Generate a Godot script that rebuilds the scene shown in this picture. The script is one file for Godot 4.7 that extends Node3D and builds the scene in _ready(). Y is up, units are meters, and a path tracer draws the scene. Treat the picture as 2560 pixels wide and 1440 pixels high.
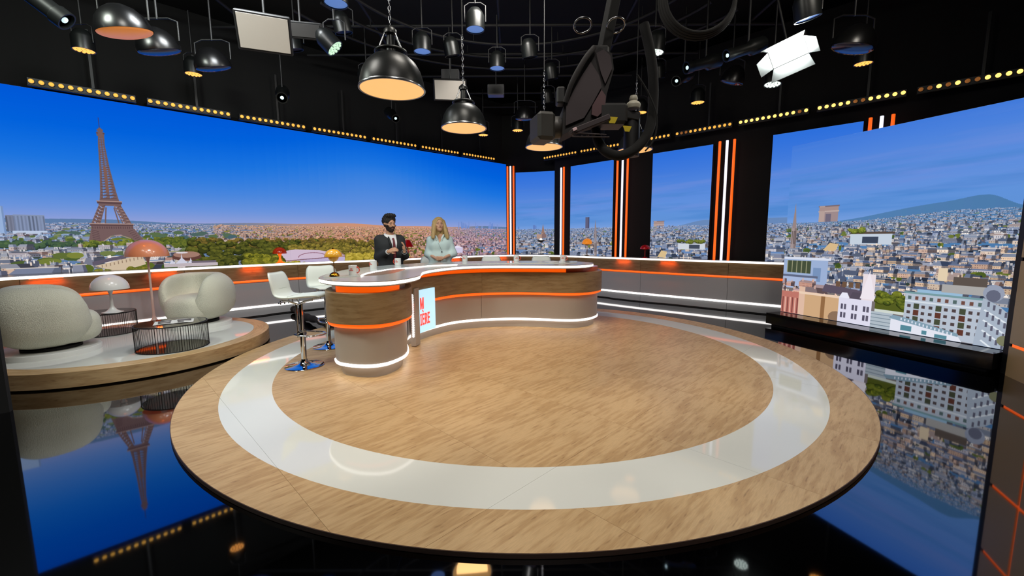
extends Node3D
# A television studio: round wooden stage, S-shaped desk, lounge corner, wrap-around display walls and a black lighting grid.

const STAGE := Vector2(0.1, -5.482)
const GRID := 5.2
const LOUNGE := Vector2(-5.11, -5.61)
var M := {}
var used := {}
var rng := RandomNumberGenerator.new()

func _ready() -> void:
	rng.seed = 20240517
	setup_camera()
	setup_lights()
	make_materials()
	build_room()
	build_stage()
	build_lounge_platform()
	build_low_wall()
	build_screens()
	build_portals()
	build_desk()
	build_desk_items()
	build_stools()
	build_lounge()
	build_ledge_lamps()
	build_cables()
	build_people()
	build_light_bars()
	build_pendants()
	build_rig()
	build_tv_camera()

# ---------------------------------------------------------------- camera and light
func setup_camera() -> void:
	var cam := Camera3D.new()
	cam.name = "camera"
	cam.position = Vector3(0, 1.53, 0)
	cam.rotation_degrees = Vector3(-6.894, 0, -0.324)
	cam.fov = rad_to_deg(2.0 * atan(720.0 / 1047.55))
	cam.near = 0.02
	cam.far = 80.0
	cam.current = true
	add_child(cam)
	var we := WorldEnvironment.new()
	we.name = "environment"
	var e := Environment.new()
	e.background_mode = Environment.BG_COLOR
	e.background_color = Color(0, 0, 0)
	e.tonemap_mode = Environment.TONE_MAPPER_LINEAR
	e.tonemap_exposure = 1.0
	e.sdfgi_enabled = true
	e.ssao_enabled = true
	e.ssil_enabled = true
	we.environment = e
	add_child(we)

# soft studio lights hung from the grid over the front of the stage: [place, aimed at, energy, colour, width, height]
var SOFT := [
	[Vector3(-2.6, 4.7, -2.6), Vector3(-1.6, 0.4, -5.2), 4.6, Color(1.0, 0.985, 0.95), 0.9, 0.6],
	[Vector3(-0.2, 4.8, -3.4), Vector3(0.2, 0.0, -4.4), 3.4, Color(1.0, 0.97, 0.92), 0.9, 0.6],
	[Vector3(3.2, 4.7, -3.0), Vector3(1.6, 0.2, -4.6), 4.6, Color(1.0, 0.965, 0.91), 0.9, 0.6],
	[Vector3(-4.6, 4.6, -3.0), Vector3(-5.0, 0.4, -5.6), 11.0, Color(0.96, 1.0, 0.95), 0.8, 0.6],
	[Vector3(0.2, 4.7, -1.0), Vector3(0.4, 0.0, -2.8), 3.2, Color(1.0, 0.97, 0.94), 0.8, 0.6],
	[Vector3(-0.1, 4.86, -5.6), Vector3(-1.2, 1.3, -7.8), 6.0, Color(1.0, 0.98, 0.95), 0.7, 0.5],
	[Vector3(-2.9, 4.75, -4.6), Vector3(-5.6, 0.5, -7.8), 7.0, Color(0.97, 0.99, 1.0), 0.8, 0.6],
]
# spotlights that draw soft pools on the stage floor: [place, aimed at, energy, half angle]
var POOLS := [
	[Vector3(-1.6, 4.6, -1.4), Vector3(-1.3, 0.0, -3.4), 3.6, 15.0],
	[Vector3(0.9, 4.6, -1.7), Vector3(0.35, 0.0, -3.7), 3.4, 14.0],
	[Vector3(2.4, 4.6, -1.3), Vector3(1.75, 0.0, -3.0), 3.6, 15.0],
	[Vector3(4.1, 4.6, -2.6), Vector3(2.75, 0.0, -4.3), 3.8, 15.0],
	[Vector3(0.4, 4.6, -0.4), Vector3(0.55, 0.0, -2.1), 3.0, 12.0],
	[Vector3(-3.4, 4.6, -2.0), Vector3(-2.6, 0.0, -3.9), 3.4, 15.0],
]
func setup_lights() -> void:
	for a in SOFT:
		var l := AreaLight3D.new()
		l.name = "soft_light_source"
		l.area_size = Vector2(a[4], a[5])
		l.light_energy = a[2]
		l.light_color = a[3]
		l.shadow_enabled = true
		l.area_range = 20.0
		add_child(l, true)
		l.look_at_from_position(a[0], a[1], Vector3.UP)
	for a in POOLS:
		var s := SpotLight3D.new()
		s.name = "spot_source"
		s.light_energy = a[2]
		s.light_color = Color(1.0, 0.97, 0.92)
		s.spot_angle = a[3]
		s.spot_angle_attenuation = 0.7
		s.spot_range = 20.0
		s.spot_attenuation = 2.0
		s.light_size = 0.06
		s.shadow_enabled = true
		add_child(s, true)
		s.look_at_from_position(a[0], a[1], Vector3.UP)

# ---------------------------------------------------------------- names and metas
func numbered(called: String) -> String:
	if not used.has(called):
		used[called] = 0
		return called
	used[called] += 1
	return "%s_%03d" % [called, used[called]]

func thing(called: String, label: String, category: String, at := Vector3.ZERO, turn := 0.0, group := "") -> Node3D:
	var o := Node3D.new()
	o.name = numbered(called)
	add_child(o)
	o.position = at
	o.rotation.y = turn
	tag(o, label, category, group)
	return o

func tag(o: Node, label: String, category: String, group := "") -> void:
	o.set_meta("label", label)
	o.set_meta("category", category)
	if group != "":
		o.set_meta("group", group)

func struct(called: String, mesh: Mesh, mat: Material, at := Vector3.ZERO) -> MeshInstance3D:
	var o := MeshInstance3D.new()
	o.name = numbered(called)
	o.mesh = mesh
	o.material_override = mat
	o.set_meta("kind", "structure")
	add_child(o)
	o.position = at
	return o

func part(parent: Node3D, called: String, mesh: Mesh, mat: Material, at := Vector3.ZERO, rot := Vector3.ZERO) -> MeshInstance3D:
	var o := MeshInstance3D.new()
	o.name = called
	o.mesh = mesh
	o.material_override = mat
	parent.add_child(o, true)
	o.position = at
	o.rotation = rot
	return o

func copy_of(o: Node3D, at: Vector3, turn: float, label := "") -> Node3D:
	var c: Node3D = o.duplicate()
	c.name = numbered(String(o.name))
	add_child(c)
	c.position = at
	c.rotation.y = turn
	if label != "":
		c.set_meta("label", label)
	return c

# ---------------------------------------------------------------- shapes
func new_st() -> SurfaceTool:
	var st := SurfaceTool.new()
	st.begin(Mesh.PRIMITIVE_TRIANGLES)
	st.set_smooth_group(-1)
	return st

func done(st: SurfaceTool) -> ArrayMesh:
	st.generate_normals()
	return st.commit()

func quad(st: SurfaceTool, a: Vector3, b: Vector3, c: Vector3, d: Vector3, ua := Vector2.ZERO, ub := Vector2.ZERO, uc := Vector2.ZERO, ud := Vector2.ZERO) -> void:
	for k in [[a, ua], [b, ub], [c, uc], [a, ua], [c, uc], [d, ud]]:
		st.set_uv(k[1])
		st.add_vertex(k[0])

# a box with chamfered edges, added to a SurfaceTool under a transform
func add_box(st: SurfaceTool, c: Vector3, s: Vector3, bev := 0.004, t := Transform3D.IDENTITY) -> void:
	var h := s * 0.5
	var b: float = minf(bev, minf(h.x, minf(h.y, h.z)) * 0.6)
	st.set_smooth_group(-1)
	var axes := [[0, 1, 2], [1, 2, 0], [2, 0, 1]]
	for ax in axes:
		for sg in [1.0, -1.0]:
			var pts := []
			for q in [[1, 1], [1, -1], [-1, -1], [-1, 1]]:
				var p := Vector3.ZERO
				p[ax[0]] = sg * h[ax[0]]
				p[ax[1]] = q[0] * (h[ax[1]] - b)
				p[ax[2]] = q[1] * (h[ax[2]] - b)
				pts.append(t * (c + p))
			if sg < 0: pts.reverse()
			quad(st, pts[0], pts[1], pts[2], pts[3], Vector2(0, 0), Vector2(1, 0), Vector2(1, 1), Vector2(0, 1))
	for ax in axes:
		for s1 in [1.0, -1.0]:
			for s2 in [1.0, -1.0]:
				var p1 := Vector3.ZERO; var p2 := Vector3.ZERO; var p3 := Vector3.ZERO; var p4 := Vector3.ZERO
				p1[ax[1]] = s1 * h[ax[1]]; p1[ax[2]] = s2 * (h[ax[2]] - b)
				p2[ax[1]] = s1 * (h[ax[1]] - b); p2[ax[2]] = s2 * h[ax[2]]
				p3 = p2; p4 = p1
				p1[ax[0]] = h[ax[0]] - b; p2[ax[0]] = h[ax[0]] - b
				p3[ax[0]] = -(h[ax[0]] - b); p4[ax[0]] = -(h[ax[0]] - b)
				var q := [t * (c + p1), t * (c + p2), t * (c + p3), t * (c + p4)]
				if s1 * s2 < 0: q.reverse()
				quad(st, q[0], q[1], q[2], q[3])
	for sx in [1.0, -1.0]:
		for sy in [1.0, -1.0]:
			for sz in [1.0, -1.0]:
				var q := [t * (c + Vector3(sx * h.x, sy * (h.y - b), sz * (h.z - b))), t * (c + Vector3(sx * (h.x - b), sy * h.y, sz * (h.z - b))), t * (c + Vector3(sx * (h.x - b), sy * (h.y - b), sz * h.z))]
				if sx * sy * sz > 0: q.reverse()
				for p in q:
					st.set_uv(Vector2.ZERO)
					st.add_vertex(p)

func box_mesh(s: Vector3, bev := 0.004, c := Vector3.ZERO) -> ArrayMesh:
	var st := new_st()
	add_box(st, c, s, bev)
	return done(st)

# a profile of (radius, height) points turned round the y axis
func add_lathe(st: SurfaceTool, prof: PackedVector2Array, seg := 32, t := Transform3D.IDENTITY) -> void:
	st.set_smooth_group(0)
	for i in prof.size() - 1:
		var a := prof[i]
		var b := prof[i + 1]
		if a.distance_to(b) < 1e-6: continue
		for k in seg:
			var t0 := TAU * k / seg
			var t1 := TAU * (k + 1) / seg
			var p00 := t * Vector3(cos(t0) * a.x, a.y, sin(t0) * a.x)
			var p01 := t * Vector3(cos(t1) * a.x, a.y, sin(t1) * a.x)
			var p10 := t * Vector3(cos(t0) * b.x, b.y, sin(t0) * b.x)
			var p11 := t * Vector3(cos(t1) * b.x, b.y, sin(t1) * b.x)
			var u0 := Vector2(float(k) / seg, float(i) / (prof.size() - 1))
			if b.x > 1e-5:
				for q in [p00, p11, p10]:
					st.set_uv(u0); st.add_vertex(q)
			if a.x > 1e-5:
				for q in [p00, p01, p11]:
					st.set_uv(u0); st.add_vertex(q)

func lathe(prof: Array, seg := 32) -> ArrayMesh:
	# corners sharper than about 50 degrees are doubled so that they stay crisp
	var st := new_st()
	var run := PackedVector2Array([prof[0]])
	for i in range(1, prof.size()):
		run.append(prof[i])
		if i < prof.size() - 1:
			var d1: Vector2 = (prof[i] - prof[i - 1]).normalized()
			var d2: Vector2 = (prof[i + 1] - prof[i]).normalized()
			if d1.dot(d2) < 0.64:
				add_lathe_run(st, run, seg)
				run = PackedVector2Array([prof[i]])
	add_lathe_run(st, run, seg)
	st.index()
	return st.commit()

# one smooth run with its own normals, so that separate runs meet in an edge
func add_lathe_run(st: SurfaceTool, prof: PackedVector2Array, seg: int) -> void:
	var n := prof.size()
	for i in n - 1:
		var na := run_normal(prof, i)
		var nb := run_normal(prof, i + 1)
		for k in seg:
			var t0 := TAU * k / seg
			var t1 := TAU * (k + 1) / seg
			var q := [[i, t0, na], [i + 1, t1, nb], [i + 1, t0, nb], [i, t0, na], [i, t1, na], [i + 1, t1, nb]]
			for v in q:
				var p: Vector2 = prof[v[0]]
				var nn: Vector2 = v[2]
				st.set_normal(Vector3(cos(v[1]) * nn.x, nn.y, sin(v[1]) * nn.x).normalized())
				st.set_uv(Vector2(v[1] / TAU, float(v[0]) / (n - 1)))
				st.add_vertex(Vector3(cos(v[1]) * p.x, p.y, sin(v[1]) * p.x))

func run_normal(prof: PackedVector2Array, i: int) -> Vector2:
	var d: Vector2 = prof[mini(i + 1, prof.size() - 1)] - prof[maxi(i - 1, 0)]
	return Vector2(d.y, -d.x).normalized()

func arc_prof(cx: float, cy: float, rx: float, ry: float, a0: float, a1: float, n: int) -> Array:
	var out := []
	for i in n + 1:
		var a := deg_to_rad(lerpf(a0, a1, float(i) / n))
		out.append(Vector2(cx + cos(a) * rx, cy + sin(a) * ry))
	return out

# a round bar along points; radius may be a number or an array
func add_tube(st: SurfaceTool, pts: Array, r, seg := 8, caps := true) -> void:
	st.set_smooth_group(0)
	var rings := []
	var up := Vector3.UP
	for i in pts.size():
		var d: Vector3 = (pts[mini(i + 1, pts.size() - 1)] - pts[maxi(i - 1, 0)]).normalized()
		var side := d.cross(up)
		if side.length() < 0.05:
			side = d.cross(Vector3.RIGHT)
			if side.length() < 0.05: side = d.cross(Vector3.FORWARD)
		side = side.normalized()
		up = side.cross(d).normalized()
		var ring := []
		var rr: float = r[i] if r is Array else r
		for k in seg:
			var a := TAU * k / seg
			ring.append(pts[i] + (side * cos(a) + up * sin(a)) * rr)
		rings.append(ring)
	for i in pts.size() - 1:
		for k in seg:
			var k2 := (k + 1) % seg
			quad(st, rings[i][k], rings[i + 1][k], rings[i + 1][k2], rings[i][k2])
	if caps:
		st.set_smooth_group(-1)
		for e in [0, pts.size() - 1]:
			for k in range(1, seg - 1):
				var tri := [rings[e][0], rings[e][k], rings[e][k + 1]]
				if e > 0: tri.reverse()
				for p in tri:
					st.set_uv(Vector2.ZERO); st.add_vertex(p)

func tube(pts: Array, r, seg := 8) -> ArrayMesh:
	var st := new_st()
	add_tube(st, pts, r, seg)
	return done(st)

# smooth curve through plan points
func spline2(p: Array, step := 0.05) -> PackedVector2Array:
	var out := PackedVector2Array()
	for i in p.size() - 1:
		var p0: Vector2 = p[maxi(i - 1, 0)]
		var p1: Vector2 = p[i]
		var p2: Vector2 = p[i + 1]
		var p3: Vector2 = p[mini(i + 2, p.size() - 1)]
		var n := maxi(1, int(ceil(p1.distance_to(p2) / step)))
		for k in n:
			out.append(p1.cubic_interpolate(p2, p0, p3, float(k) / n))
	out.append(p[p.size() - 1])
	return out

func spline3(p: Array, per := 8) -> Array:
	var out := []
	for i in p.size() - 1:
		for k in per:
			out.append(p[i].cubic_interpolate(p[i + 1], p[maxi(i - 1, 0)], p[mini(i + 2, p.size() - 1)], float(k) / per))
	out.append(p[p.size() - 1])
	return out

func path_len(path: PackedVector2Array) -> float:
	var s := 0.0
	for i in path.size() - 1: s += path[i].distance_to(path[i + 1])
	return s

# the piece of a plan path between two arc lengths
func sub_path(path: PackedVector2Array, a: float, b: float) -> PackedVector2Array:
	var out := PackedVector2Array()
	var s := 0.0
	for i in path.size() - 1:
		var l := path[i].distance_to(path[i + 1])
		if s + l > a and s < b:
			if out.is_empty(): out.append(path[i].lerp(path[i + 1], clampf((a - s) / l, 0, 1)))
			out.append(path[i].lerp(path[i + 1], clampf((b - s) / l, 0, 1)))
		s += l
	return out

func path_normals(path: PackedVector2Array) -> PackedVector2Array:
	var out := PackedVector2Array()
	for i in path.size():
		var d := (path[mini(i + 1, path.size() - 1)] - path[maxi(i - 1, 0)]).normalized()
		out.append(Vector2(-d.y, d.x))
	return out

# a closed cross-section of (offset, height) swept along a plan path; the offset runs to the right-hand side of travel seen from above
func sweep(path: PackedVector2Array, prof: Array, uvs := 1.0, closed := false) -> ArrayMesh:
	var st := new_st()
	var nrm := path_normals(path)
	var n := path.size()
	if closed:
		for i in n:
			var d := (path[(i + 1) % n] - path[(i - 1 + n) % n]).normalized()
			nrm[i] = Vector2(-d.y, d.x)
	var m := prof.size()
	var s := 0.0
	var total := path_len(path)
	for i in (n if closed else n - 1):
		var j := (i + 1) % n
		var l := path[i].distance_to(path[j])
		var v := 0.0
		for k in m:
			var k2 := (k + 1) % m
			var a: Vector2 = prof[k]
			var b: Vector2 = prof[k2]
			var dv := a.distance_to(b)
			var pa := path[i] + nrm[i] * a.x
			var pb := path[j] + nrm[j] * a.x
			var pc := path[j] + nrm[j] * b.x
			var pd := path[i] + nrm[i] * b.x
			st.set_smooth_group(k + 1)
			quad(st, Vector3(pa.x, a.y, pa.y), Vector3(pb.x, a.y, pb.y), Vector3(pc.x, b.y, pc.y), Vector3(pd.x, b.y, pd.y), Vector2(s, v) * uvs, Vector2(s + l, v) * uvs, Vector2(s + l, v + dv) * uvs, Vector2(s, v + dv) * uvs)
			v += dv
		s += l
	if not closed:
		st.set_smooth_group(-1)
		var poly := PackedVector2Array(prof)
		var tri := Geometry2D.triangulate_polygon(poly)
		for e in [0, n - 1]:
			for q in range(0, tri.size(), 3):
				for w in 3:
					var a: Vector2 = prof[tri[q + (w if e == 0 else 2 - w)]]
					var p := path[e] + nrm[e] * a.x
					st.set_uv(a * uvs)
					st.add_vertex(Vector3(p.x, a.y, p.y))
	return done(st)

# a plan polygon raised from y0 to y1; grain is the direction of u on the top
func slab(poly: PackedVector2Array, y0: float, y1: float, grain := 0.0, off := Vector2.ZERO, uvs := 1.0) -> ArrayMesh:
	var st := new_st()
	var p := poly.duplicate()
	if Geometry2D.is_polygon_clockwise(p): p.reverse()
	var tri := Geometry2D.triangulate_polygon(p)
	var ca := cos(grain)
	var sa := sin(grain)
	for q in range(0, tri.size(), 3):
		for side in 2:
			for w in 3:
				var a := p[tri[q + (w if side == 0 else 2 - w)]]
				st.set_uv((Vector2(a.x * ca + a.y * sa, -a.x * sa + a.y * ca) + off) * uvs)
				st.add_vertex(Vector3(a.x, y1 if side == 0 else y0, a.y))
	var s := 0.0
	for i in p.size():
		var a := p[i]
		var b := p[(i + 1) % p.size()]
		var l := a.distance_to(b)
		quad(st, Vector3(a.x, y0, a.y), Vector3(b.x, y0, b.y), Vector3(b.x, y1, b.y), Vector3(a.x, y1, a.y), Vector2(s, 0) * uvs, Vector2(s + l, 0) * uvs, Vector2(s + l, y1 - y0) * uvs, Vector2(s, y1 - y0) * uvs)
		s += l
	return done(st)

func circle(c: Vector2, r: float, n := 128) -> PackedVector2Array:
	var out := PackedVector2Array()
	for i in n: out.append(c + Vector2(cos(TAU * i / n), sin(TAU * i / n)) * r)
	return out

func rect_poly(a: Vector2, b: Vector2) -> PackedVector2Array:
	return PackedVector2Array([a, Vector2(b.x, a.y), b, Vector2(a.x, b.y)])

# ---------------------------------------------------------------- materials
func mk(c: Color, rough := 0.5, metal := 0.0) -> StandardMaterial3D:
	var m := StandardMaterial3D.new()
	m.albedo_color = c
	m.roughness = rough
	m.metallic = metal
	return m

func glow(c: Color, energy := 1.0) -> StandardMaterial3D:
	var m := mk(c, 0.4)
	m.emission_enabled = true
	m.emission = c
	m.emission_energy_multiplier = energy
	return m

func c8(r: int, g: int, b: int) -> Color:
	return Color8(r, g, b)

func noise(seed_: int, freq: float, oct := 3) -> FastNoiseLite:
	var n := FastNoiseLite.new()
	n.seed = seed_
	n.noise_type = FastNoiseLite.TYPE_SIMPLEX_SMOOTH
	n.frequency = freq
	n.fractal_octaves = oct
	return n

# oak laminate: long streaks along u, broader bands, small dark flecks
func wood_image(light: Color, mid: Color, dark: Color) -> Image:
	var w := 1024
	var h := 512
	var fine := noise(3, 0.045, 4).get_seamless_image(128, 512)
	fine.resize(w, h, Image.INTERPOLATE_CUBIC)
	var band := noise(8, 0.014, 3).get_seamless_image(128, 256)
	band.resize(w, h, Image.INTERPOLATE_CUBIC)
	var fleck := noise(15, 0.09, 2).get_seamless_image(160, 512)
	fleck.resize(w, h, Image.INTERPOLATE_CUBIC)
	var grain := noise(31, 0.30, 2).get_seamless_image(96, 512)
	grain.resize(w, h, Image.INTERPOLATE_CUBIC)
	var a := fine.get_data()
	var b := band.get_data()
	var f := fleck.get_data()
	var g := grain.get_data()
	var out := PackedByteArray()
	out.resize(w * h * 3)
	for i in w * h:
		var k: float = 0.68 * a[i] / 255.0 + 0.32 * b[i] / 255.0
		var c := light.lerp(mid, smoothstep(0.34, 0.72, k))
		c = c.lerp(dark, 0.6 * smoothstep(0.68, 0.9, f[i] / 255.0) * smoothstep(0.4, 0.62, k))
		var s: float = 0.955 + 0.09 * (g[i] / 255.0)
		out[i * 3] = int(clampf(c.r * s, 0, 1) * 255)
		out[i * 3 + 1] = int(clampf(c.g * s, 0, 1) * 255)
		out[i * 3 + 2] = int(clampf(c.b * s, 0, 1) * 255)
	var im := Image.create_from_data(w, h, false, Image.FORMAT_RGB8, out)
	return im

func normal_tex(freq: float, size: int, seed_: int, strength: float) -> ImageTexture:
	var im := noise(seed_, freq, 3).get_seamless_image(size, size)
	im.convert(Image.FORMAT_RGBA8)
	im.bump_map_to_normal_map(strength)
	return ImageTexture.create_from_image(im)

func make_materials() -> void:
	var wt := ImageTexture.create_from_image(wood_image(c8(198, 166, 122), c8(180, 146, 102), c8(138, 105, 70)))
	for nm in ["wood", "wood_desk", "wood_wall"]:
		var m := mk(Color.WHITE, 0.42)
		m.albedo_texture = wt
		m.uv1_scale = Vector3(1.0 / 2.2, 1.0 / 1.1, 1)
		M[nm] = m
	M.wood_desk.albedo_color = c8(196, 194, 190)
	M.wood_wall.albedo_color = c8(176, 172, 168)
	M.wood_wall.roughness = 0.22
	M.black_floor = mk(c8(133, 134, 138), 0.035, 1.0)
	M.black_gloss = mk(c8(14, 14, 15), 0.08)
	M.black = mk(c8(9, 9, 9), 0.9)
	M.black_satin = mk(c8(16, 16, 17), 0.5)
	M.dark_wall = mk(c8(7, 7, 7), 0.95)
	M.white_gloss = mk(c8(222, 224, 219), 0.05)
	M.white_lacquer = mk(c8(228, 230, 226), 0.22)
	M.grey = mk(c8(176, 166, 156), 0.33)
	M.grey_top = mk(c8(168, 160, 152), 0.2)
	M.grey_wall = mk(c8(164, 165, 167), 0.3)
	M.seam = mk(c8(112, 84, 56), 0.6)
	M.led_white = glow(c8(255, 252, 248), 1.6)
	M.led_cool = glow(c8(225, 232, 255), 1.2)
	M.led_orange = glow(c8(255, 98, 20), 1.0)
	M.led_orange_deep = glow(c8(246, 92, 8), 0.85)
	M.orange_plastic = mk(c8(205, 84, 30), 0.15)
	M.orange_plastic.clearcoat_enabled = true
	M.chrome = mk(c8(210, 212, 216), 0.06, 1.0)
	M.steel = mk(c8(150, 152, 155), 0.25, 1.0)
	M.boucle = mk(c8(214, 214, 196), 0.95)
	M.boucle.normal_enabled = true
	M.boucle.normal_texture = normal_tex(0.12, 256, 5, 6.0)
	M.boucle.uv1_triplanar = true
	M.boucle.uv1_scale = Vector3(3, 3, 3)
	M.boucle.rim_enabled = true
	M.boucle.rim = 0.25
	M.leather = mk(c8(222, 228, 222), 0.4)
	M.wire = mk(c8(18, 18, 18), 0.45, 0.3)
	M.glass_black = mk(c8(16, 15, 16), 0.05)
	M.paper = mk(c8(226, 224, 218), 0.7)
	M.mug = mk(c8(226, 228, 226), 0.18)
	M.mug_red = mk(c8(214, 74, 52), 0.2)
	M.brass = mk(c8(196, 140, 40), 0.18, 1.0)
	M.yellow = mk(c8(232, 168, 8), 0.12)
	M.yellow.clearcoat_enabled = true
	M.lamp_orange = mk(c8(236, 150, 104), 0.18)
	M.lamp_orange.clearcoat_enabled = true
	M.lamp_red = mk(c8(206, 52, 20), 0.2)
	M.lamp_crimson = mk(c8(190, 20, 24), 0.2)
	M.metal_black = mk(c8(22, 24, 24), 0.36, 0.3)
	M.metal_grey = mk(c8(96, 96, 98), 0.4, 0.5)
	M.seam_white = mk(c8(190, 196, 190), 0.6)
	M.rubber = mk(c8(7, 7, 7), 0.95)
	M.bowl = mk(c8(12, 12, 13), 0.3)
	M.pipe = mk(c8(20, 20, 21), 0.6, 0.2)
	M.stem_pale = mk(c8(222, 196, 182), 0.3)

# ---------------------------------------------------------------- room, stage, platforms
func build_room() -> void:
	var lo := Vector3(-12.5, 0, -17.0)
	var hi := Vector3(10.5, 6.2, 3.4)
	var mid := (lo + hi) * 0.5
	var size := hi - lo
	struct("floor", box_mesh(Vector3(size.x, 0.1, size.z), 0.001), M.black_floor, Vector3(mid.x, -0.05, mid.z))
	struct("ceiling", box_mesh(Vector3(size.x, 0.1, size.z), 0.001), M.dark_wall, Vector3(mid.x, hi.y + 0.05, mid.z))
	struct("wall_back", box_mesh(Vector3(size.x, size.y, 0.1), 0.001), M.dark_wall, Vector3(mid.x, mid.y, lo.z - 0.05))
	struct("wall_front", box_mesh(Vector3(size.x, size.y, 0.1), 0.001), M.dark_wall, Vector3(mid.x, mid.y, hi.z + 0.05))
	struct("wall_left", box_mesh(Vector3(0.1, size.y, size.z), 0.001), M.dark_wall, Vector3(lo.x - 0.05, mid.y, mid.z))
	struct("wall_right", box_mesh(Vector3(0.1, size.y, size.z), 0.001), M.dark_wall, Vector3(hi.x + 0.05, mid.y, mid.z))

# cells of a board layout turned by 45 degrees; p runs along (1,0,1), q along (1,0,-1) turned into plan
func board_cells(p0: float, dp: float, np: int, q0: float, dq: float, nq: int, stagger: float) -> Array:
	var out := []
	var g := 0.0007
	for i in np:
		for j in range(-1, nq + 1):
			var a := p0 + i * dp
			var b := q0 + j * dq + (stagger if i % 2 else 0.0)
			var poly := PackedVector2Array()
			for c in [Vector2(a + g, b + g), Vector2(a + dp - g, b + g), Vector2(a + dp - g, b + dq - g), Vector2(a + g, b + dq - g)]:
				poly.append(Vector2((c.x + c.y) * 0.70711, (c.y - c.x) * 0.70711))
			out.append(poly)
	return out

func build_stage() -> void:
	var t := thing("round_stage", "large round wooden stage with a white ring, under the S-shaped desk", "stage")
	var r1 := circle(STAGE, 3.646, 180)
	var r2 := circle(STAGE, 3.323, 180)
	var r3 := circle(STAGE, 2.892, 180)
	var core := circle(STAGE, 3.60, 120)
	part(t, "underlay", slab(core, 0.001, 0.024), M.seam)
	var edge := PackedVector2Array(r1)
	edge.append(r1[0])
	part(t, "edge_trim", sweep(edge, [Vector2(-0.004, 0.003), Vector2(-0.004, 0.029), Vector2(-0.0005, 0.029), Vector2(-0.0005, 0.003)], 1.0), mk(c8(70, 46, 34), 0.5))
	var gr := deg_to_rad(-45)
	var k := 0
	# boards: seams across the grain every 1.07 m, along the grain every 2.1 m
	for poly in board_cells(-0.33, 1.07, 10, -1.634 - 2.1 * 3, 2.1, 7, 0.0):
		k += 1
		var off := Vector2(0.37 * k, 0.21 * k)
		for q in Geometry2D.intersect_polygons(poly, r3):
			part(t, "floor_board", slab(q, 0.022, 0.03, gr, off), M.wood)
		for q in Geometry2D.intersect_polygons(poly, r1):
			for w in Geometry2D.clip_polygons(q, r2):
				if w.size() > 2: part(t, "floor_board", slab(w, 0.022, 0.03, gr, off), M.wood)
	for poly in board_cells(-1.40, 2.14, 5, -1.634 - 4.2 * 2, 4.2, 4, 0.0):
		for q in Geometry2D.intersect_polygons(poly, r2):
			for w in Geometry2D.clip_polygons(q, r3):
				if w.size() > 2: part(t, "ring_panel", slab(w, 0.022, 0.03), M.white_gloss)

func build_lounge_platform() -> void:
	var t := thing("lounge_platform", "low round wooden podium with a white top, carrying the two armchairs", "podium")
	part(t, "plinth", slab(circle(LOUNGE, 1.47, 96), 0.0, 0.03), M.seam)
	var rim := circle(LOUNGE, 1.543, 144)
	var ring := PackedVector2Array(rim)
	ring.append(rim[0])
	part(t, "wood_rim", sweep(ring, [Vector2(0, 0.018), Vector2(0, 0.179), Vector2(0.003, 0.182), Vector2(0.199, 0.182), Vector2(0.199, 0.018)], 1.0), M.wood)
	part(t, "white_top", slab(circle(LOUNGE, 1.3435, 144), 0.03, 0.182), M.white_gloss)

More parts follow.
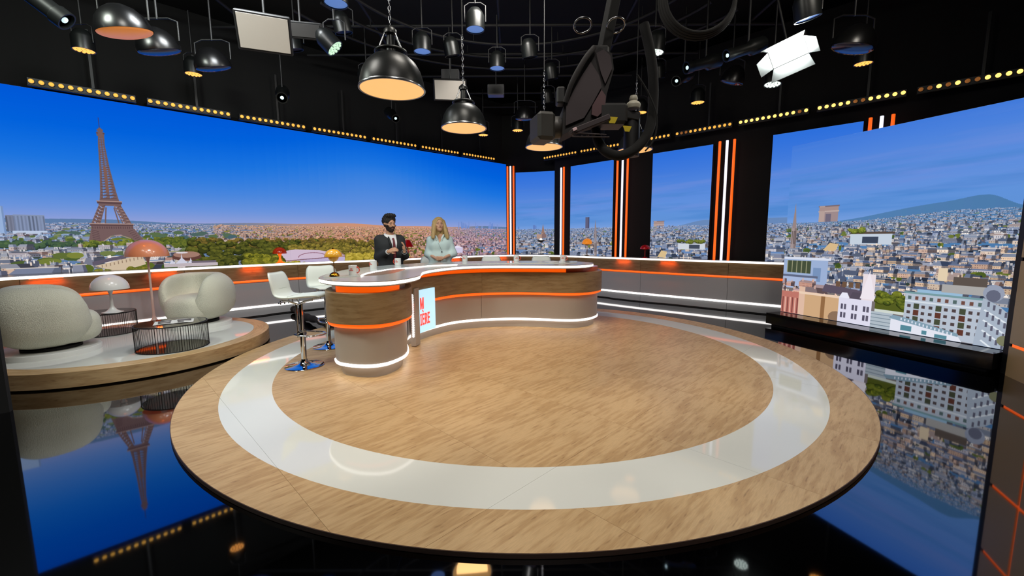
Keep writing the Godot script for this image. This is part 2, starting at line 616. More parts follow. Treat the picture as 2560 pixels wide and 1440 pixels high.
# plan line of the low wall's face, from the left end round to the right
var LOW := [Vector2(-7.9, -4.2), Vector2(-7.0, -5.62), Vector2(-6.25, -6.8), Vector2(-5.43, -7.92), Vector2(-4.5, -8.85), Vector2(-3.15, -9.97), Vector2(-1.75, -11.1), Vector2(-0.85, -11.85), Vector2(-0.05, -12.2), Vector2(0.75, -12.05), Vector2(1.55, -11.45), Vector2(2.9, -10.08), Vector2(4.2, -8.87), Vector2(5.2, -7.95), Vector2(6.05, -7.1)]
func build_low_wall() -> void:
	var path := spline2(LOW, 0.08)
	var total := path_len(path)
	var t := thing("low_wall", "low curved set wall of wood and grey panels with glowing strips", "wall")
	# panels 1.92 m long with hairline joints
	var start := 0.0
	while start < total:
		var sub := sub_path(path, start + 0.003, minf(start + 1.92, total) - 0.003)
		start += 1.92
		if sub.size() < 2: continue
		part(t, "wood_panel", sweep(sub, [Vector2(0, 0.715), Vector2(0, 0.985), Vector2(-0.03, 0.985), Vector2(-0.03, 0.715)]), M.wood_wall)
		part(t, "grey_panel", sweep(sub, [Vector2(-0.005, 0.2), Vector2(-0.005, 0.675), Vector2(-0.035, 0.675), Vector2(-0.035, 0.2)]), M.grey_wall)
		part(t, "base_panel", sweep(sub, [Vector2(-0.02, 0.0), Vector2(-0.02, 0.158), Vector2(-0.05, 0.158), Vector2(-0.05, 0.0)]), M.grey_wall)
		part(t, "orange_led_strip", sweep(sub, [Vector2(0.012, 0.675), Vector2(0.018, 0.695), Vector2(0.012, 0.715), Vector2(-0.02, 0.715), Vector2(-0.02, 0.675)]), M.led_orange)
		part(t, "white_led_strip", sweep(sub, [Vector2(0.004, 0.158), Vector2(0.01, 0.179), Vector2(0.004, 0.2), Vector2(-0.02, 0.2), Vector2(-0.02, 0.158)]), M.led_white)
		part(t, "ledge_led_strip", sweep(sub, [Vector2(0.02, 0.985), Vector2(0.026, 1.005), Vector2(0.02, 1.024), Vector2(-0.02, 1.024), Vector2(-0.02, 0.985)]), M.led_white)
	# short amber wash lights tucked under the ledge, shining down the wood
	for p in [Vector2(-6.72, -6.05), Vector2(-6.0, -7.17), Vector2(-5.15, -8.25), Vector2(-1.5, -11.3), Vector2(-0.3, -12.12), Vector2(2.72, -10.26), Vector2(3.55, -9.47)]:
		var best := 0
		for i in path.size():
			if path[i].distance_to(p) < path[best].distance_to(p): best = i
		var nn := path_normals(path)[best]
		var at := path[best] + nn * 0.055
		var w := part(t, "wash_light", box_mesh(Vector3(0.34, 0.01, 0.016), 0.002), glow(c8(255, 110, 30), 0.8), Vector3(at.x, 0.978, at.y), Vector3(0, atan2(nn.x, nn.y), 0))
		var l := AreaLight3D.new()
		l.name = "wash_source"
		l.area_size = Vector2(0.34, 0.014)
		l.light_energy = 0.17
		l.light_color = Color(1.0, 0.4, 0.1)
		l.shadow_enabled = true
		l.area_range = 4.0
		w.add_child(l)
		l.position = Vector3(0, -0.008, 0)
		l.rotation.x = -PI / 2
	part(t, "carcass", sweep(path, [Vector2(-0.05, 0.0), Vector2(-0.05, 0.98), Vector2(-0.09, 0.98), Vector2(-0.09, 0.0)]), M.black)
	# the shelf on top reaches back to the display walls
	var nrm := path_normals(path)
	var front := PackedVector2Array()
	for i in path.size(): front.append(path[i] - nrm[i] * 0.021)
	var back := [Vector2(6.9, -7.2), Vector2(6.16, -7.62), Vector2(1.66, -12.16), Vector2(1.36, -12.92), Vector2(0.12, -13.26), Vector2(-0.17, -13.44), Vector2(-8.34, -5.5), Vector2(-8.6, -4.5)]
	var poly := PackedVector2Array(front)
	for b in back: poly.append(b)
	part(t, "shelf_top", slab(poly, 0.985, 1.02), mk(c8(120, 112, 104), 0.2))

# ---------------------------------------------------------------- display walls
func quad_panel(a: Vector2, b: Vector2, y0: float, y1: float, u0: Vector2, u1: Vector2) -> ArrayMesh:
	# a thin display module: lit face towards the viewer, black edges and back come from the frame behind it
	var st := new_st()
	quad(st, Vector3(a.x, y0, a.y), Vector3(a.x, y1, a.y), Vector3(b.x, y1, b.y), Vector3(b.x, y0, b.y), Vector2(u0.x, u1.y), Vector2(u0.x, u0.y), Vector2(u1.x, u0.y), Vector2(u1.x, u1.y))
	return done(st)

func screen_mat(img: Image, energy := 1.0) -> StandardMaterial3D:
	var m := mk(Color.BLACK, 0.9)
	m.metallic_specular = 0.0
	m.emission_enabled = true
	m.emission = Color.BLACK
	m.emission_texture = ImageTexture.create_from_image(img)
	m.emission_energy_multiplier = energy
	return m

func wall_slab(a: Vector2, b: Vector2, y0: float, y1: float, depth: float) -> ArrayMesh:
	var d := (b - a).normalized()
	var n := Vector2(d.y, -d.x) * depth
	return slab(PackedVector2Array([a, b, b + n, a + n]), y0, y1)

func led_column(t: Node3D, p: Vector2, top: float, mat: Material) -> void:
	part(t, "led_tube", lathe([Vector2(0.0, 1.02), Vector2(0.026, 1.02), Vector2(0.026, top - 0.006), Vector2(0.02, top), Vector2(0.0, top)], 12), mat, Vector3(p.x, 0, p.y))

func build_screens() -> void:
	var le := Vector2(-8.3, -5.47)
	var re := Vector2(-0.165, -13.38)
	var d := (re - le).normalized()
	var ln := le.distance_to(re)
	var left := paint_left(ln)
	var t := thing("display_wall", "long display wall showing a city panorama with an iron lattice tower", "screen")
	var off := Vector2(d.y, -d.x) * 0.004
	part(t, "frame", wall_slab(le + off, re + off, 0.9, 3.78, 0.12), M.black)
	for i in 4:
		var img: int = i / 2
		var a := [0.0, 2.5, 5.0, 8.17][i] as float
		var b := [2.5, 5.0, 8.17, ln][i] as float
		var s0 := 0.0 if img == 0 else 5.0
		var s1 := 5.0 if img == 0 else ln
		part(t, "screen_panel", quad_panel(le + d * a, le + d * b, 0.9, 3.78, Vector2((a - s0) / (s1 - s0), 0), Vector2((b - s0) / (s1 - s0), 1)), left[img])
	# black wall above and behind
	var up := Vector2(d.y, -d.x) * 0.14
	struct("wall_set_left", wall_slab(le - d * 1.5 + up, re + d * 0.3 + up, 0.0, 5.6, 0.08), M.dark_wall)
	var r0 := Vector2(1.67, -12.1)
	var r1 := Vector2(6.13, -7.57)
	var rd := (r1 - r0).normalized()
	var ro := Vector2(rd.y, -rd.x)
	struct("wall_set_right", wall_slab(r0 - rd * 0.7 + ro * 0.14, r1 + rd * 3.2 + ro * 0.14, 0.0, 5.6, 0.08), M.dark_wall)
	var c0 := Vector2(0.13, -13.2)
	var c1 := Vector2(1.35, -12.87)
	var cd := (c1 - c0).normalized()
	var co := Vector2(cd.y, -cd.x)
	struct("wall_set_corner", wall_slab(c0 - cd * 0.8 + co * 0.14, c1 + cd * 0.6 + co * 0.14, 0.0, 5.6, 0.08), M.dark_wall)
	var strip := paint_strip()
	var words := ["tall display panel with a church dome, between the two corner light columns", "tall display panel with a dark skyscraper and a church spire", "tall display panel with a triumphal arch on the skyline", "tall display panel half hidden behind the large free-standing screen"]
	var spans := [[c0, c1, 0.0, 1.262, 0.0], [r0, r0 + rd * 1.385, 0.0, 1.385, 1.4], [r0 + rd * 2.46, r0 + rd * 3.845, 0.0, 1.385, 2.9], [r0 + rd * 4.98, r0 + rd * 6.355, 0.0, 1.375, 4.4]]
	for i in 4:
		var s = spans[i]
		var p := thing("display_panel", words[i], "screen", Vector3.ZERO, 0.0, "tall display panels in the right-hand wall")
		var sd: Vector2 = (s[1] - s[0]).normalized()
		var so := Vector2(sd.y, -sd.x)
		part(p, "frame", wall_slab(s[0] + so * 0.004, s[1] + so * 0.004, 0.9, 3.503, 0.1), M.black)
		part(p, "screen", quad_panel(s[0], s[1], 0.9, 3.5, Vector2(s[4] / 5.8, 0), Vector2((s[4] + s[3]) / 5.8, 1)), strip)
	# light columns: orange, white, orange
	var cols := [[Vector2(-0.12, -13.18), Vector2(-0.03, -13.14), Vector2(0.065, -13.12), 3.69], [Vector2(1.4, -12.62), Vector2(1.45, -12.5), Vector2(1.51, -12.36), 3.53]]
	for base in [1.53, 4.0, 6.45]:
		cols.append([r0 + rd * base - ro * 0.05, r0 + rd * (base + 0.147) - ro * 0.05, r0 + rd * (base + 0.29) - ro * 0.05, 3.53])
	var where := ["at the end of the long display wall", "between the church dome panel and the skyscraper panel", "between the skyscraper panel and the arch panel", "right of the triumphal arch panel", "rising above the large free-standing screen"]
	for i in cols.size():
		var q := thing("light_column", "orange, white and orange vertical light tubes " + where[i], "light", Vector3.ZERO, 0.0, "vertical light columns")
		led_column(q, cols[i][0], cols[i][3], M.led_orange)
		led_column(q, cols[i][1], cols[i][3], M.led_cool)
		led_column(q, cols[i][2], cols[i][3], M.led_orange)
	# free-standing screen on a glossy black plinth
	var s0 := Vector2(4.66, -7.17)
	var s1 := Vector2(5.585, -4.59)
	var sd := (s1 - s0).normalized()
	var sn := Vector2(sd.y, -sd.x)
	var big := thing("free_standing_screen", "large free-standing screen full of city roofs on a black plinth", "screen")
	part(big, "casing", wall_slab(s0 + sn * 0.004 + sd * 0.003, s1 + sn * 0.004 + sd * 0.02, 0.228, 2.992, 0.14), M.black_satin)
	part(big, "screen", quad_panel(s0, s1, 0.232, 2.995, Vector2(0, 0), Vector2(1, 1)), paint_big())
	var pl := thing("screen_plinth", "glossy black plinth under the large free-standing screen", "plinth")
	var f := -sn
	var corner := PackedVector2Array([s0 + f * 0.31 - sd * 0.02, s0 - f * 0.25 - sd * 0.0, s1 - f * 0.25 + sd * 0.02, s1 + f * 0.02 - sd * 0.01, s1 + f * 0.31 + sd * 0.0])
	var inner := Geometry2D.offset_polygon(corner, -0.06)
	part(pl, "body", slab(corner, 0.045, 0.226), M.black_gloss)
	part(pl, "kick", slab(inner[0], 0.0, 0.045), M.black)

func build_portals() -> void:
	# clad end wall at the right edge of the set, with glowing grooves
	var a := Vector2(5.396, -4.44)
	var dir := Vector2(-0.416, 0.909)
	var out := Vector2(0.909, 0.416)
	var t := thing("clad_end_wall", "wood-coloured cladding with glowing orange grooves beside the free-standing screen", "wall")
	var clad := mk(c8(176, 148, 106), 0.4)
	part(t, "core", slab(PackedVector2Array([a + out * 0.03, a + dir * 2.4 + out * 0.03, a + dir * 2.4 + out * 0.5, a + out * 0.5]), 0.0, 3.6), M.black)
	var rows := [[0.0, 0.325], [0.36, 1.25], [1.29, 2.05], [2.09, 3.6]]
	for r in rows:
		for c in [[0.0, 0.455], [0.49, 2.4]]:
			var p0: Vector2 = a + dir * c[0]
			var p1: Vector2 = a + dir * c[1]
			part(t, "clad_panel", slab(PackedVector2Array([p0, p1, p1 + out * 0.03, p0 + out * 0.03]), r[0], r[1]), clad)
	for y in [0.342, 1.27, 2.07]:
		part(t, "orange_led_groove", slab(PackedVector2Array([a + dir * 0.02 + out * 0.014, a + dir * 2.4 + out * 0.014, a + dir * 2.4 + out * 0.03, a + dir * 0.02 + out * 0.03]), y - 0.017, y + 0.019), M.led_orange)
	part(t, "orange_led_groove", slab(PackedVector2Array([a + dir * 0.457 + out * 0.014, a + dir * 0.488 + out * 0.014, a + dir * 0.488 + out * 0.03, a + dir * 0.457 + out * 0.03]), 0.0, 3.6), M.led_orange)
	var post := thing("black_post", "black post between the free-standing screen and the clad end wall", "post")
	part(post, "upright", slab(PackedVector2Array([Vector2(5.45, -4.535), Vector2(5.57, -4.56), Vector2(5.60, -4.455), Vector2(5.43, -4.455)]), 0.0, 3.6), M.black_satin)
	# black masking flat close to the camera on the left
	var e := Vector2(-4.51, -3.6)
	var fl := thing("masking_flat", "black masking flat at the edge of the lounge podium", "flat")
	part(fl, "board", slab(PackedVector2Array([e, e + Vector2(-1.6, 1.35), e + Vector2(-1.63, 1.30), e + Vector2(-0.03, -0.05)]), 0.0, 4.4), M.black)

# ---------------------------------------------------------------- the pictures on the displays, drawn in metres on each wall
class Picture:
	var imgs := []      # [image, first metre, last metre]
	var y0: float       # bottom and top in metres
	var y1: float
	var rng := RandomNumberGenerator.new()

	func _init(spans: Array, bottom: float, top: float, seed_: int) -> void:
		y0 = bottom
		y1 = top
		rng.seed = seed_
		for s in spans:
			imgs.append([Image.create(s[2], s[3], false, Image.FORMAT_RGBA8), s[0], s[1]])

	func rect(xa: float, xb: float, ya: float, yb: float, c: Color) -> void:
		for k in imgs:
			var im: Image = k[0]
			var sx: float = im.get_width() / (k[2] - k[1])
			var sy: float = im.get_height() / (y1 - y0)
			var a := int(round((xa - k[1]) * sx))
			var b := int(round((xb - k[1]) * sx))
			var t := int(round((y1 - yb) * sy))
			var d := int(round((y1 - ya) * sy))
			if b < 0 or a > im.get_width(): continue
			im.fill_rect(Rect2i(a, t, maxi(b - a, 1), maxi(d - t, 1)), c)

	func poly(pts: Array, c: Color) -> void:
		for k in imgs:
			var im: Image = k[0]
			var sx: float = im.get_width() / (k[2] - k[1])
			var sy: float = im.get_height() / (y1 - y0)
			var q := []
			var lo := 1e9
			var hi := -1e9
			for p in pts:
				var v := Vector2((p.x - k[1]) * sx, (y1 - p.y) * sy)
				q.append(v)
				lo = minf(lo, v.y)
				hi = maxf(hi, v.y)
			for y in range(maxi(int(lo), 0), mini(int(hi) + 1, im.get_height())):
				var cut := []
				var yy := y + 0.5
				for i in q.size():
					var a: Vector2 = q[i]
					var b: Vector2 = q[(i + 1) % q.size()]
					if (a.y <= yy) != (b.y <= yy):
						cut.append(a.x + (yy - a.y) / (b.y - a.y) * (b.x - a.x))
				cut.sort()
				for i in range(0, cut.size() - 1, 2):
					var xa := int(round(cut[i]))
					var xb := int(round(cut[i + 1]))
					if xb > xa: im.fill_rect(Rect2i(xa, y, xb - xa, 1), c)

	func line(a: Vector2, b: Vector2, w: float, c: Color) -> void:
		var n := (b - a).normalized().orthogonal() * w * 0.5
		poly([a + n, b + n, b - n, a - n], c)

	func blob(c: Vector2, rx: float, ry: float, col: Color) -> void:
		var pts := []
		for i in 12:
			pts.append(c + Vector2(cos(TAU * i / 12) * rx, sin(TAU * i / 12) * ry))
		poly(pts, col)

	# rows of the sky between colour stops [height, colour]; lift(x) raises the paler air over a stretch
	func sky(stops: Array, xa: float, xb: float, lift = null) -> void:
		var n := 520
		var cols := 1 if lift == null else 56
		for j in cols:
			var ca := lerpf(xa, xb, float(j) / cols)
			var cb := lerpf(xa, xb, float(j + 1) / cols)
			var up: float = 0.0 if lift == null else lift.call((ca + cb) * 0.5)
			for i in n:
				var y: float = lerpf(y0, y1, (i + 0.5) / n)
				var h := y - up * smoothstep(1.8, 3.2, y)
				var c: Color = stops[0][1]
				for s in stops.size() - 1:
					if h >= stops[s][0]:
						c = stops[s][1].lerp(stops[s + 1][1], clampf((h - stops[s][0]) / (stops[s + 1][0] - stops[s][0]), 0, 1))
				rect(ca, cb, y - (y1 - y0) / n, y + (y1 - y0) / n, c)

	# faint streaks of cloud over what is already there
	func clouds(col: Color, amount: float, seed_: int, ya: float, yb: float, stretch: float) -> void:
		var nz := FastNoiseLite.new()
		nz.seed = seed_
		nz.frequency = 0.02
		nz.fractal_octaves = 4
		for k in imgs:
			var im: Image = k[0]
			var sy: float = im.get_height() / (y1 - y0)
			var w := 160
			var h := 120
			var small := Image.create(w, h, false, Image.FORMAT_RGBA8)
			for y in h:
				var edge := smoothstep(0.0, 0.25, float(y) / h) * smoothstep(1.0, 0.75, float(y) / h)
				for x in w:
					var m: float = lerpf(k[1], k[2], float(x) / w)
					var v := nz.get_noise_2d(m * 26.0 * stretch, y * 1.6 + m * 3.0)
					small.set_pixel(x, y, Color(col.r, col.g, col.b, clampf(v * 1.6 + 0.15, 0, 1) * amount * edge))
			var hh := int((yb - ya) * sy)
			small.resize(im.get_width(), hh, Image.INTERPOLATE_CUBIC)
			im.blend_rect(small, Rect2i(0, 0, im.get_width(), hh), Vector2i(0, int((y1 - yb) * sy)))

	func vary(c: Color, v: float) -> Color:
		var k := 1.0 + rng.randf_range(-v, v)
		return Color(clampf(c.r * k, 0, 1), clampf(c.g * k, 0, 1), clampf(c.b * k, 0, 1))

	# one house: slanted roof, lit wall and shaded flank, a row or two of windows, chimneys
	func house(x: float, y: float, w: float, h: float, wall: Color, roof: Color, glass: Color) -> void:
		var wh := h * rng.randf_range(0.3, 0.7)
		var lean := w * rng.randf_range(-0.12, 0.12)
		var shade := wall.darkened(rng.randf_range(0.25, 0.6)).lerp(Color8(70, 84, 120), 0.3)
		var split := x + w * rng.randf_range(0.45, 0.85)
		rect(x, split, y, y + wh, wall)
		rect(split, x + w, y, y + wh, shade)
		var rl := roof.lightened(rng.randf_range(0.0, 0.3))
		poly([Vector2(x - w * 0.02, y + wh), Vector2(x + w * 0.1 + lean, y + h), Vector2(split + lean, y + h), Vector2(split, y + wh)], rl)
		poly([Vector2(split, y + wh), Vector2(split + lean, y + h), Vector2(x + w * 0.95 + lean, y + h), Vector2(x + w * 1.02, y + wh)], roof.darkened(rng.randf_range(0.1, 0.4)))
		if rng.randf() < 0.3: rect(x, x + w, y + h * 0.96, y + h * 1.04, wall.lightened(0.2))
		for c in rng.randi_range(0, 3):
			var cx := x + w * rng.randf_range(0.05, 0.9)
			var cw := minf(w * 0.09, 0.02)
			rect(cx, cx + cw, y + h * 0.8, y + h * rng.randf_range(1.05, 1.3), wall.lightened(rng.randf_range(0.0, 0.4)))
		var rows := 1 if wh < 0.05 else (2 if wh < 0.09 else 3)
		if w > 0.03:
			var n := clampi(int(w / maxf(0.014, wh * 0.33)), 2, 12)
			for j in rows:
				var wy := y + wh * (j + 0.3) / rows
				for i in n:
					if rng.randf() < 0.15: continue
					var wx := x + w * (i + 0.3) / n
					rect(wx, wx + w * 0.36 / n, wy, wy + wh * 0.42 / rows, glass if wx < split else glass.darkened(0.3))
		# cast shade beside the house
		if rng.randf() < 0.6: rect(x + w, x + w * rng.randf_range(1.04, 1.16), y - h * 0.1, y + wh * 0.8, Color8(52, 60, 86).lerp(roof, 0.35))

	# a quarter seen over the roofs: rows of houses that grow towards the viewer; tint(x, depth) gives the colours of a spot
	func quarter(xa: float, xb: float, top: Callable, bottom: float, s0: float, s1: float, rows: int, walls: Callable, roofs: Callable, glass: Color, haze: Color, haze_far: float, green := 0.0) -> void:
		for r in rows:
			var k := float(r) / maxi(rows - 1, 1)
			var size := lerpf(s0, s1, pow(k, 1.3))
			var x := xa - size * rng.randf()
			while x < xb:
				var tp: float = top.call(x)
				var y := lerpf(tp, bottom, pow(k, 1.15)) - size * 0.9 + rng.randf_range(-0.4, 0.4) * size
				var w := size * (0.55 + 2.2 * pow(rng.randf(), 2.0))
				var h := size * rng.randf_range(0.4, 0.95)
				var hz := haze_far * pow(1.0 - k, 2.0)
				if rng.randf() < green:
					for q in 3:
						var g := Color8(62, 82, 34).lerp(Color8(120, 128, 44), rng.randf()).lerp(haze, hz)
						blob(Vector2(x + w * rng.randf(), y + h * rng.randf_range(0.3, 1.0)), w * 0.35, size * 0.3, g)
				else:
					var wc: Color = vary(walls.call(rng.randi_range(0, 5), x), 0.14).lerp(haze, hz)
					var rc: Color = vary(roofs.call(rng.randi_range(0, 5), x), 0.2).lerp(haze, hz)
					house(x, y, w, h, wc, rc, glass.lerp(wc, 0.3))
					if rng.randf() < 0.12: blob(Vector2(x + w * rng.randf(), y + h * 0.2), w * 0.25, size * 0.16, Color8(52, 66, 60).lerp(haze, hz))
				x += w * rng.randf_range(0.8, 1.05)

	func trees(xa: float, xb: float, ya: Callable, yb: float, n: int, s0: float, s1: float, dark: Color, light: Color) -> void:
		for i in n:
			var k := float(i) / n
			var x := rng.randf_range(xa, xb)
			var y := lerpf(ya.call(x), yb, k)
			var s := lerpf(s0, s1, k) * rng.randf_range(0.7, 1.3)
			var b := dark.lerp(light, rng.randf() * 0.55)
			blob(Vector2(x, y - s * 0.2), s, s * 0.6, b.darkened(0.4))
			blob(Vector2(x, y), s * 0.9, s * 0.6, b)
			for j in 4:
				blob(Vector2(x + s * rng.randf_range(-0.6, 0.6), y + s * rng.randf_range(0.0, 0.4)), s * 0.3, s * 0.22, b.lerp(light, rng.randf_range(0.2, 0.75)))

# iron lattice tower: cx = middle, heights in metres on the wall
func lattice_tower(p: Picture) -> void:
	var iron := c8(116, 92, 92)
	var dark := c8(88, 66, 70)
	var lite := c8(166, 138, 130)
	var L := [[3.33, 2.262, 2.288], [3.18, 2.244, 2.318], [3.07, 2.234, 2.313], [2.69, 2.218, 2.340], [2.31, 2.192, 2.386], [2.14, 2.17, 2.412]]
	p.line(Vector2(2.272, 3.49), Vector2(2.274, 3.3), 0.01, c8(58, 64, 120))
	p.blob(Vector2(2.276, 3.29), 0.038, 0.03, iron)
	p.rect(2.232, 2.32, 3.20, 3.265, iron)
	p.rect(2.226, 2.328, 3.235, 3.25, dark)
	for i in L.size() - 1:
		p.poly([Vector2(L[i][1], L[i][0]), Vector2(L[i][2], L[i][0]), Vector2(L[i + 1][2], L[i + 1][0]), Vector2(L[i + 1][1], L[i + 1][0])], iron)
	# openings of the lattice, wider towards the foot of the shaft
	var y := 3.16
	while y > 2.2:
		var k := inverse_lerp(3.2, 2.2, y)
		var half := lerpf(0.03, 0.1, k * k * 0.6 + k * 0.4)
		var mid := lerpf(2.277, 2.289, k)
		var sky := c8(54, 122, 226).lerp(c8(98, 146, 222), k)
		var cell := lerpf(0.022, 0.05, k)
		var cols := 2
		for c in cols:
			var xa := mid - half * 0.78 + c * half * 0.86
			p.poly([Vector2(xa, y), Vector2(xa + half * 0.62, y), Vector2(xa + half * 0.31, y - cell * 0.62)], sky.lerp(iron, 0.3))
			if k > 0.3: p.rect(xa + half * 0.05, xa + half * 0.2, y - cell * 0.75, y - cell * 0.2, sky.lerp(iron, 0.15))
		p.rect(mid - half, mid + half, y - cell * 0.9, y - cell * 0.72, dark)
		y -= cell
	p.rect(2.262, 2.3, 2.3, 2.72, c8(128, 92, 82))
	p.rect(2.142, 2.438, 2.118, 2.162, dark)
	p.rect(2.135, 2.445, 2.15, 2.166, lite)
	p.rect(2.155, 2.425, 2.085, 2.12, iron)
	# legs down to the first platform
	for s in [[2.155, 2.235, 2.042, 2.15], [2.335, 2.425, 2.42, 2.535]]:
		p.poly([Vector2(s[0], 2.09), Vector2(s[1], 2.09), Vector2(s[3], 1.79), Vector2(s[2], 1.79)], iron)
		for i in 6:
			var k := i / 6.0
			var a := Vector2(lerpf(s[0], s[2], k), lerpf(2.09, 1.79, k))
			var b := Vector2(lerpf(s[1], s[3], k), lerpf(2.09, 1.79, k))
			p.line(a, Vector2(lerpf(s[1], s[3], k + 0.17), lerpf(2.09, 1.79, k + 0.17)), 0.008, lite)
			p.line(b, Vector2(lerpf(s[0], s[2], k + 0.17), lerpf(2.09, 1.79, k + 0.17)), 0.008, dark)
			p.line(a + Vector2(0.02, -0.02), a + Vector2(0.035, -0.038), 0.012, c8(150, 168, 214))
	p.line(Vector2(2.24, 2.06), Vector2(2.21, 1.80), 0.016, iron)
	p.line(Vector2(2.335, 2.06), Vector2(2.375, 1.80), 0.016, iron)
	p.rect(2.028, 2.552, 1.755, 1.792, dark)
	p.rect(2.02, 2.56, 1.782, 1.797, lite)
	p.rect(2.035, 2.55, 1.70, 1.757, iron)
	for i in 18: p.rect(2.05 + i * 0.028, 2.06 + i * 0.028, 1.71, 1.745, dark)
	# feet and arch
	p.poly([Vector2(2.035, 1.71), Vector2(2.56, 1.71), Vector2(2.70, 1.46), Vector2(2.58, 1.46), Vector2(2.50, 1.56), Vector2(2.38, 1.615), Vector2(2.27, 1.60), Vector2(2.19, 1.54), Vector2(2.14, 1.46), Vector2(1.98, 1.46)], iron)
	p.line(Vector2(2.16, 1.50), Vector2(2.26, 1.585), 0.014, lite)
	p.line(Vector2(2.26, 1.585), Vector2(2.38, 1.6), 0.014, lite)
	p.line(Vector2(2.38, 1.6), Vector2(2.50, 1.545), 0.014, lite)
	for i in 7:
		p.line(Vector2(2.04 + i * 0.012 - 0.012 * i, 1.69 - i * 0.03), Vector2(2.12 + 0.002 * i, 1.66 - i * 0.03), 0.008, dark)
		p.line(Vector2(2.54 + i * 0.016, 1.69 - i * 0.03), Vector2(2.48 + i * 0.018, 1.66 - i * 0.03), 0.008, dark)

func paint_left(ln: float) -> Array:
	var p := Picture.new([[0.0, 5.0, 2048, 1180], [5.0, ln, 2048, 928]], 0.9, 3.78, 11)
	p.sky([[1.76, c8(176, 164, 206)], [1.86, c8(140, 158, 216)], [2.05, c8(108, 148, 220)], [2.35, c8(72, 134, 222)], [2.8, c8(28, 116, 224)], [3.3, c8(2, 98, 220)], [3.78, c8(0, 88, 216)]], 0.0, ln, func(x: float) -> float: return 0.5 * exp(-pow((x - 7.0) / 2.3, 2.0)))
	# hills on the horizon
	var hill := func(x: float) -> float: return 1.845 + 0.02 * sin(x * 1.3) + 0.012 * sin(x * 3.1 + 1.0)
	for i in 400:
		var x := ln * i / 400.0
		var warm := smoothstep(3.0, 6.5, x) * smoothstep(10.8, 8.6, x)
		p.rect(x, x + ln / 400.0 + 0.01, 0.9, hill.call(x), c8(94, 124, 166).lerp(c8(204, 146, 118), warm))
	# distant towers near the right end
	for i in 26:
		var x := 9.3 + 1.65 * p.rng.randf()
		var w := p.rng.randf_range(0.02, 0.05)
		p.rect(x, x + w, 1.75, 1.84 + 0.16 * p.rng.randf(), c8(104, 138, 206).lerp(c8(130, 150, 206), p.rng.randf()))
	# far city bands: cool at the left, glowing in the middle, pink at the right
	var cool := [c8(150, 170, 200), c8(196, 202, 214), c8(120, 146, 184), c8(176, 176, 190)]
	var zinc := [c8(92, 108, 140), c8(118, 122, 146), c8(84, 96, 126), c8(136, 112, 118)]
	var gold := [c8(198, 148, 110), c8(216, 172, 132), c8(178, 126, 96), c8(200, 150, 124)]
	var goldr := [c8(150, 92, 70), c8(168, 106, 66), c8(132, 84, 76), c8(188, 128, 84)]
	var pink := [c8(206, 160, 158), c8(226, 186, 180), c8(178, 140, 158), c8(196, 178, 196)]
	var pinkr := [c8(140, 98, 112), c8(112, 92, 122), c8(160, 110, 108), c8(96, 90, 124)]
	var glass := c8(70, 70, 88)
	var h0 := func(_x: float) -> float: return 1.80
	var wall_at := func(i: int, x: float) -> Color: return cool[i % 4].lerp(gold[i % 4], smoothstep(2.6, 5.4, x)).lerp(pink[i % 4], smoothstep(7.4, 9.4, x))
	var roof_at := func(i: int, x: float) -> Color: return zinc[i % 4].lerp(goldr[i % 4], smoothstep(2.6, 5.4, x)).lerp(pinkr[i % 4], smoothstep(7.4, 9.4, x))
	p.quarter(0.0, 3.9, h0, 1.5, 0.025, 0.07, 12, wall_at, roof_at, glass, c8(160, 166, 200), 0.8, 0.1)
	p.quarter(3.7, 8.8, h0, 1.42, 0.025, 0.075, 14, wall_at, roof_at, c8(120, 80, 66), c8(214, 164, 138), 0.8, 0.16)
	p.quarter(8.6, ln, h0, 1.35, 0.025, 0.08, 14, wall_at, roof_at, glass, c8(198, 168, 190), 0.7, 0.05)
	for i in 30: p.blob(Vector2(1.6 + 2.4 * p.rng.randf(), 1.55 + 0.1 * p.rng.randf()), 0.08, 0.03, c8(70, 96, 110).lerp(c8(90, 110, 70), p.rng.randf()))
	# blocks at the far left
	p.rect(0.6, 1.14, 1.5, 2.03, c8(150, 176, 216))
	p.rect(1.12, 1.14, 1.5, 2.03, c8(120, 146, 190))
	for b in [[1.15, 1.225, 1.66, 1.9, c8(122, 128, 150)], [1.225, 1.54, 1.62, 1.91, c8(132, 146, 178)]]:
		p.rect(b[0], b[1], b[2], b[3], b[4])
		var x: float = b[0]
		while x < b[1]:
			p.rect(x, x + 0.018, b[2], b[3] - 0.02, b[4].darkened(p.rng.randf_range(0.05, 0.35)))
			x += 0.037
	p.rect(1.2, 1.55, 1.56, 1.67, c8(186, 200, 224))
	p.quarter(0.4, 2.0, func(_x): return 1.64, 1.36, 0.05, 0.11, 6, wall_at, roof_at, glass, c8(160, 180, 214), 0.3, 0.2)
	p.trees(1.0, 2.05, func(_x): return 1.5, 1.42, 40, 0.05, 0.06, c8(44, 66, 62), c8(92, 118, 74))
	lattice_tower(p)
	p.trees(1.9, 2.8, func(_x): return 1.5, 1.42, 46, 0.04, 0.06, c8(66, 84, 40), c8(150, 152, 62))
	p.trees(2.7, 3.6, func(_x): return 1.56, 1.4, 90, 0.04, 0.07, c8(58, 74, 36), c8(128, 132, 50))
	# roofs in front of the tower
	var near := [c8(206, 196, 190), c8(226, 214, 202), c8(178, 172, 178), c8(214, 182, 160), c8(190, 176, 170)]
	var nearr := [c8(96, 104, 126), c8(112, 116, 136), c8(88, 92, 112), c8(150, 106, 92), c8(120, 104, 108)]
	p.quarter(0.4, 3.2, func(_x): return 1.44, 0.98, 0.1, 0.26, 9, pick(near), pick(nearr), c8(84, 74, 80), c8(170, 180, 206), 0.35, 0.08)
	# the long pale facade
	p.poly([Vector2(2.02, 1.1), Vector2(2.62, 1.27), Vector2(2.66, 1.1), Vector2(2.3, 0.98)], c8(206, 186, 160))
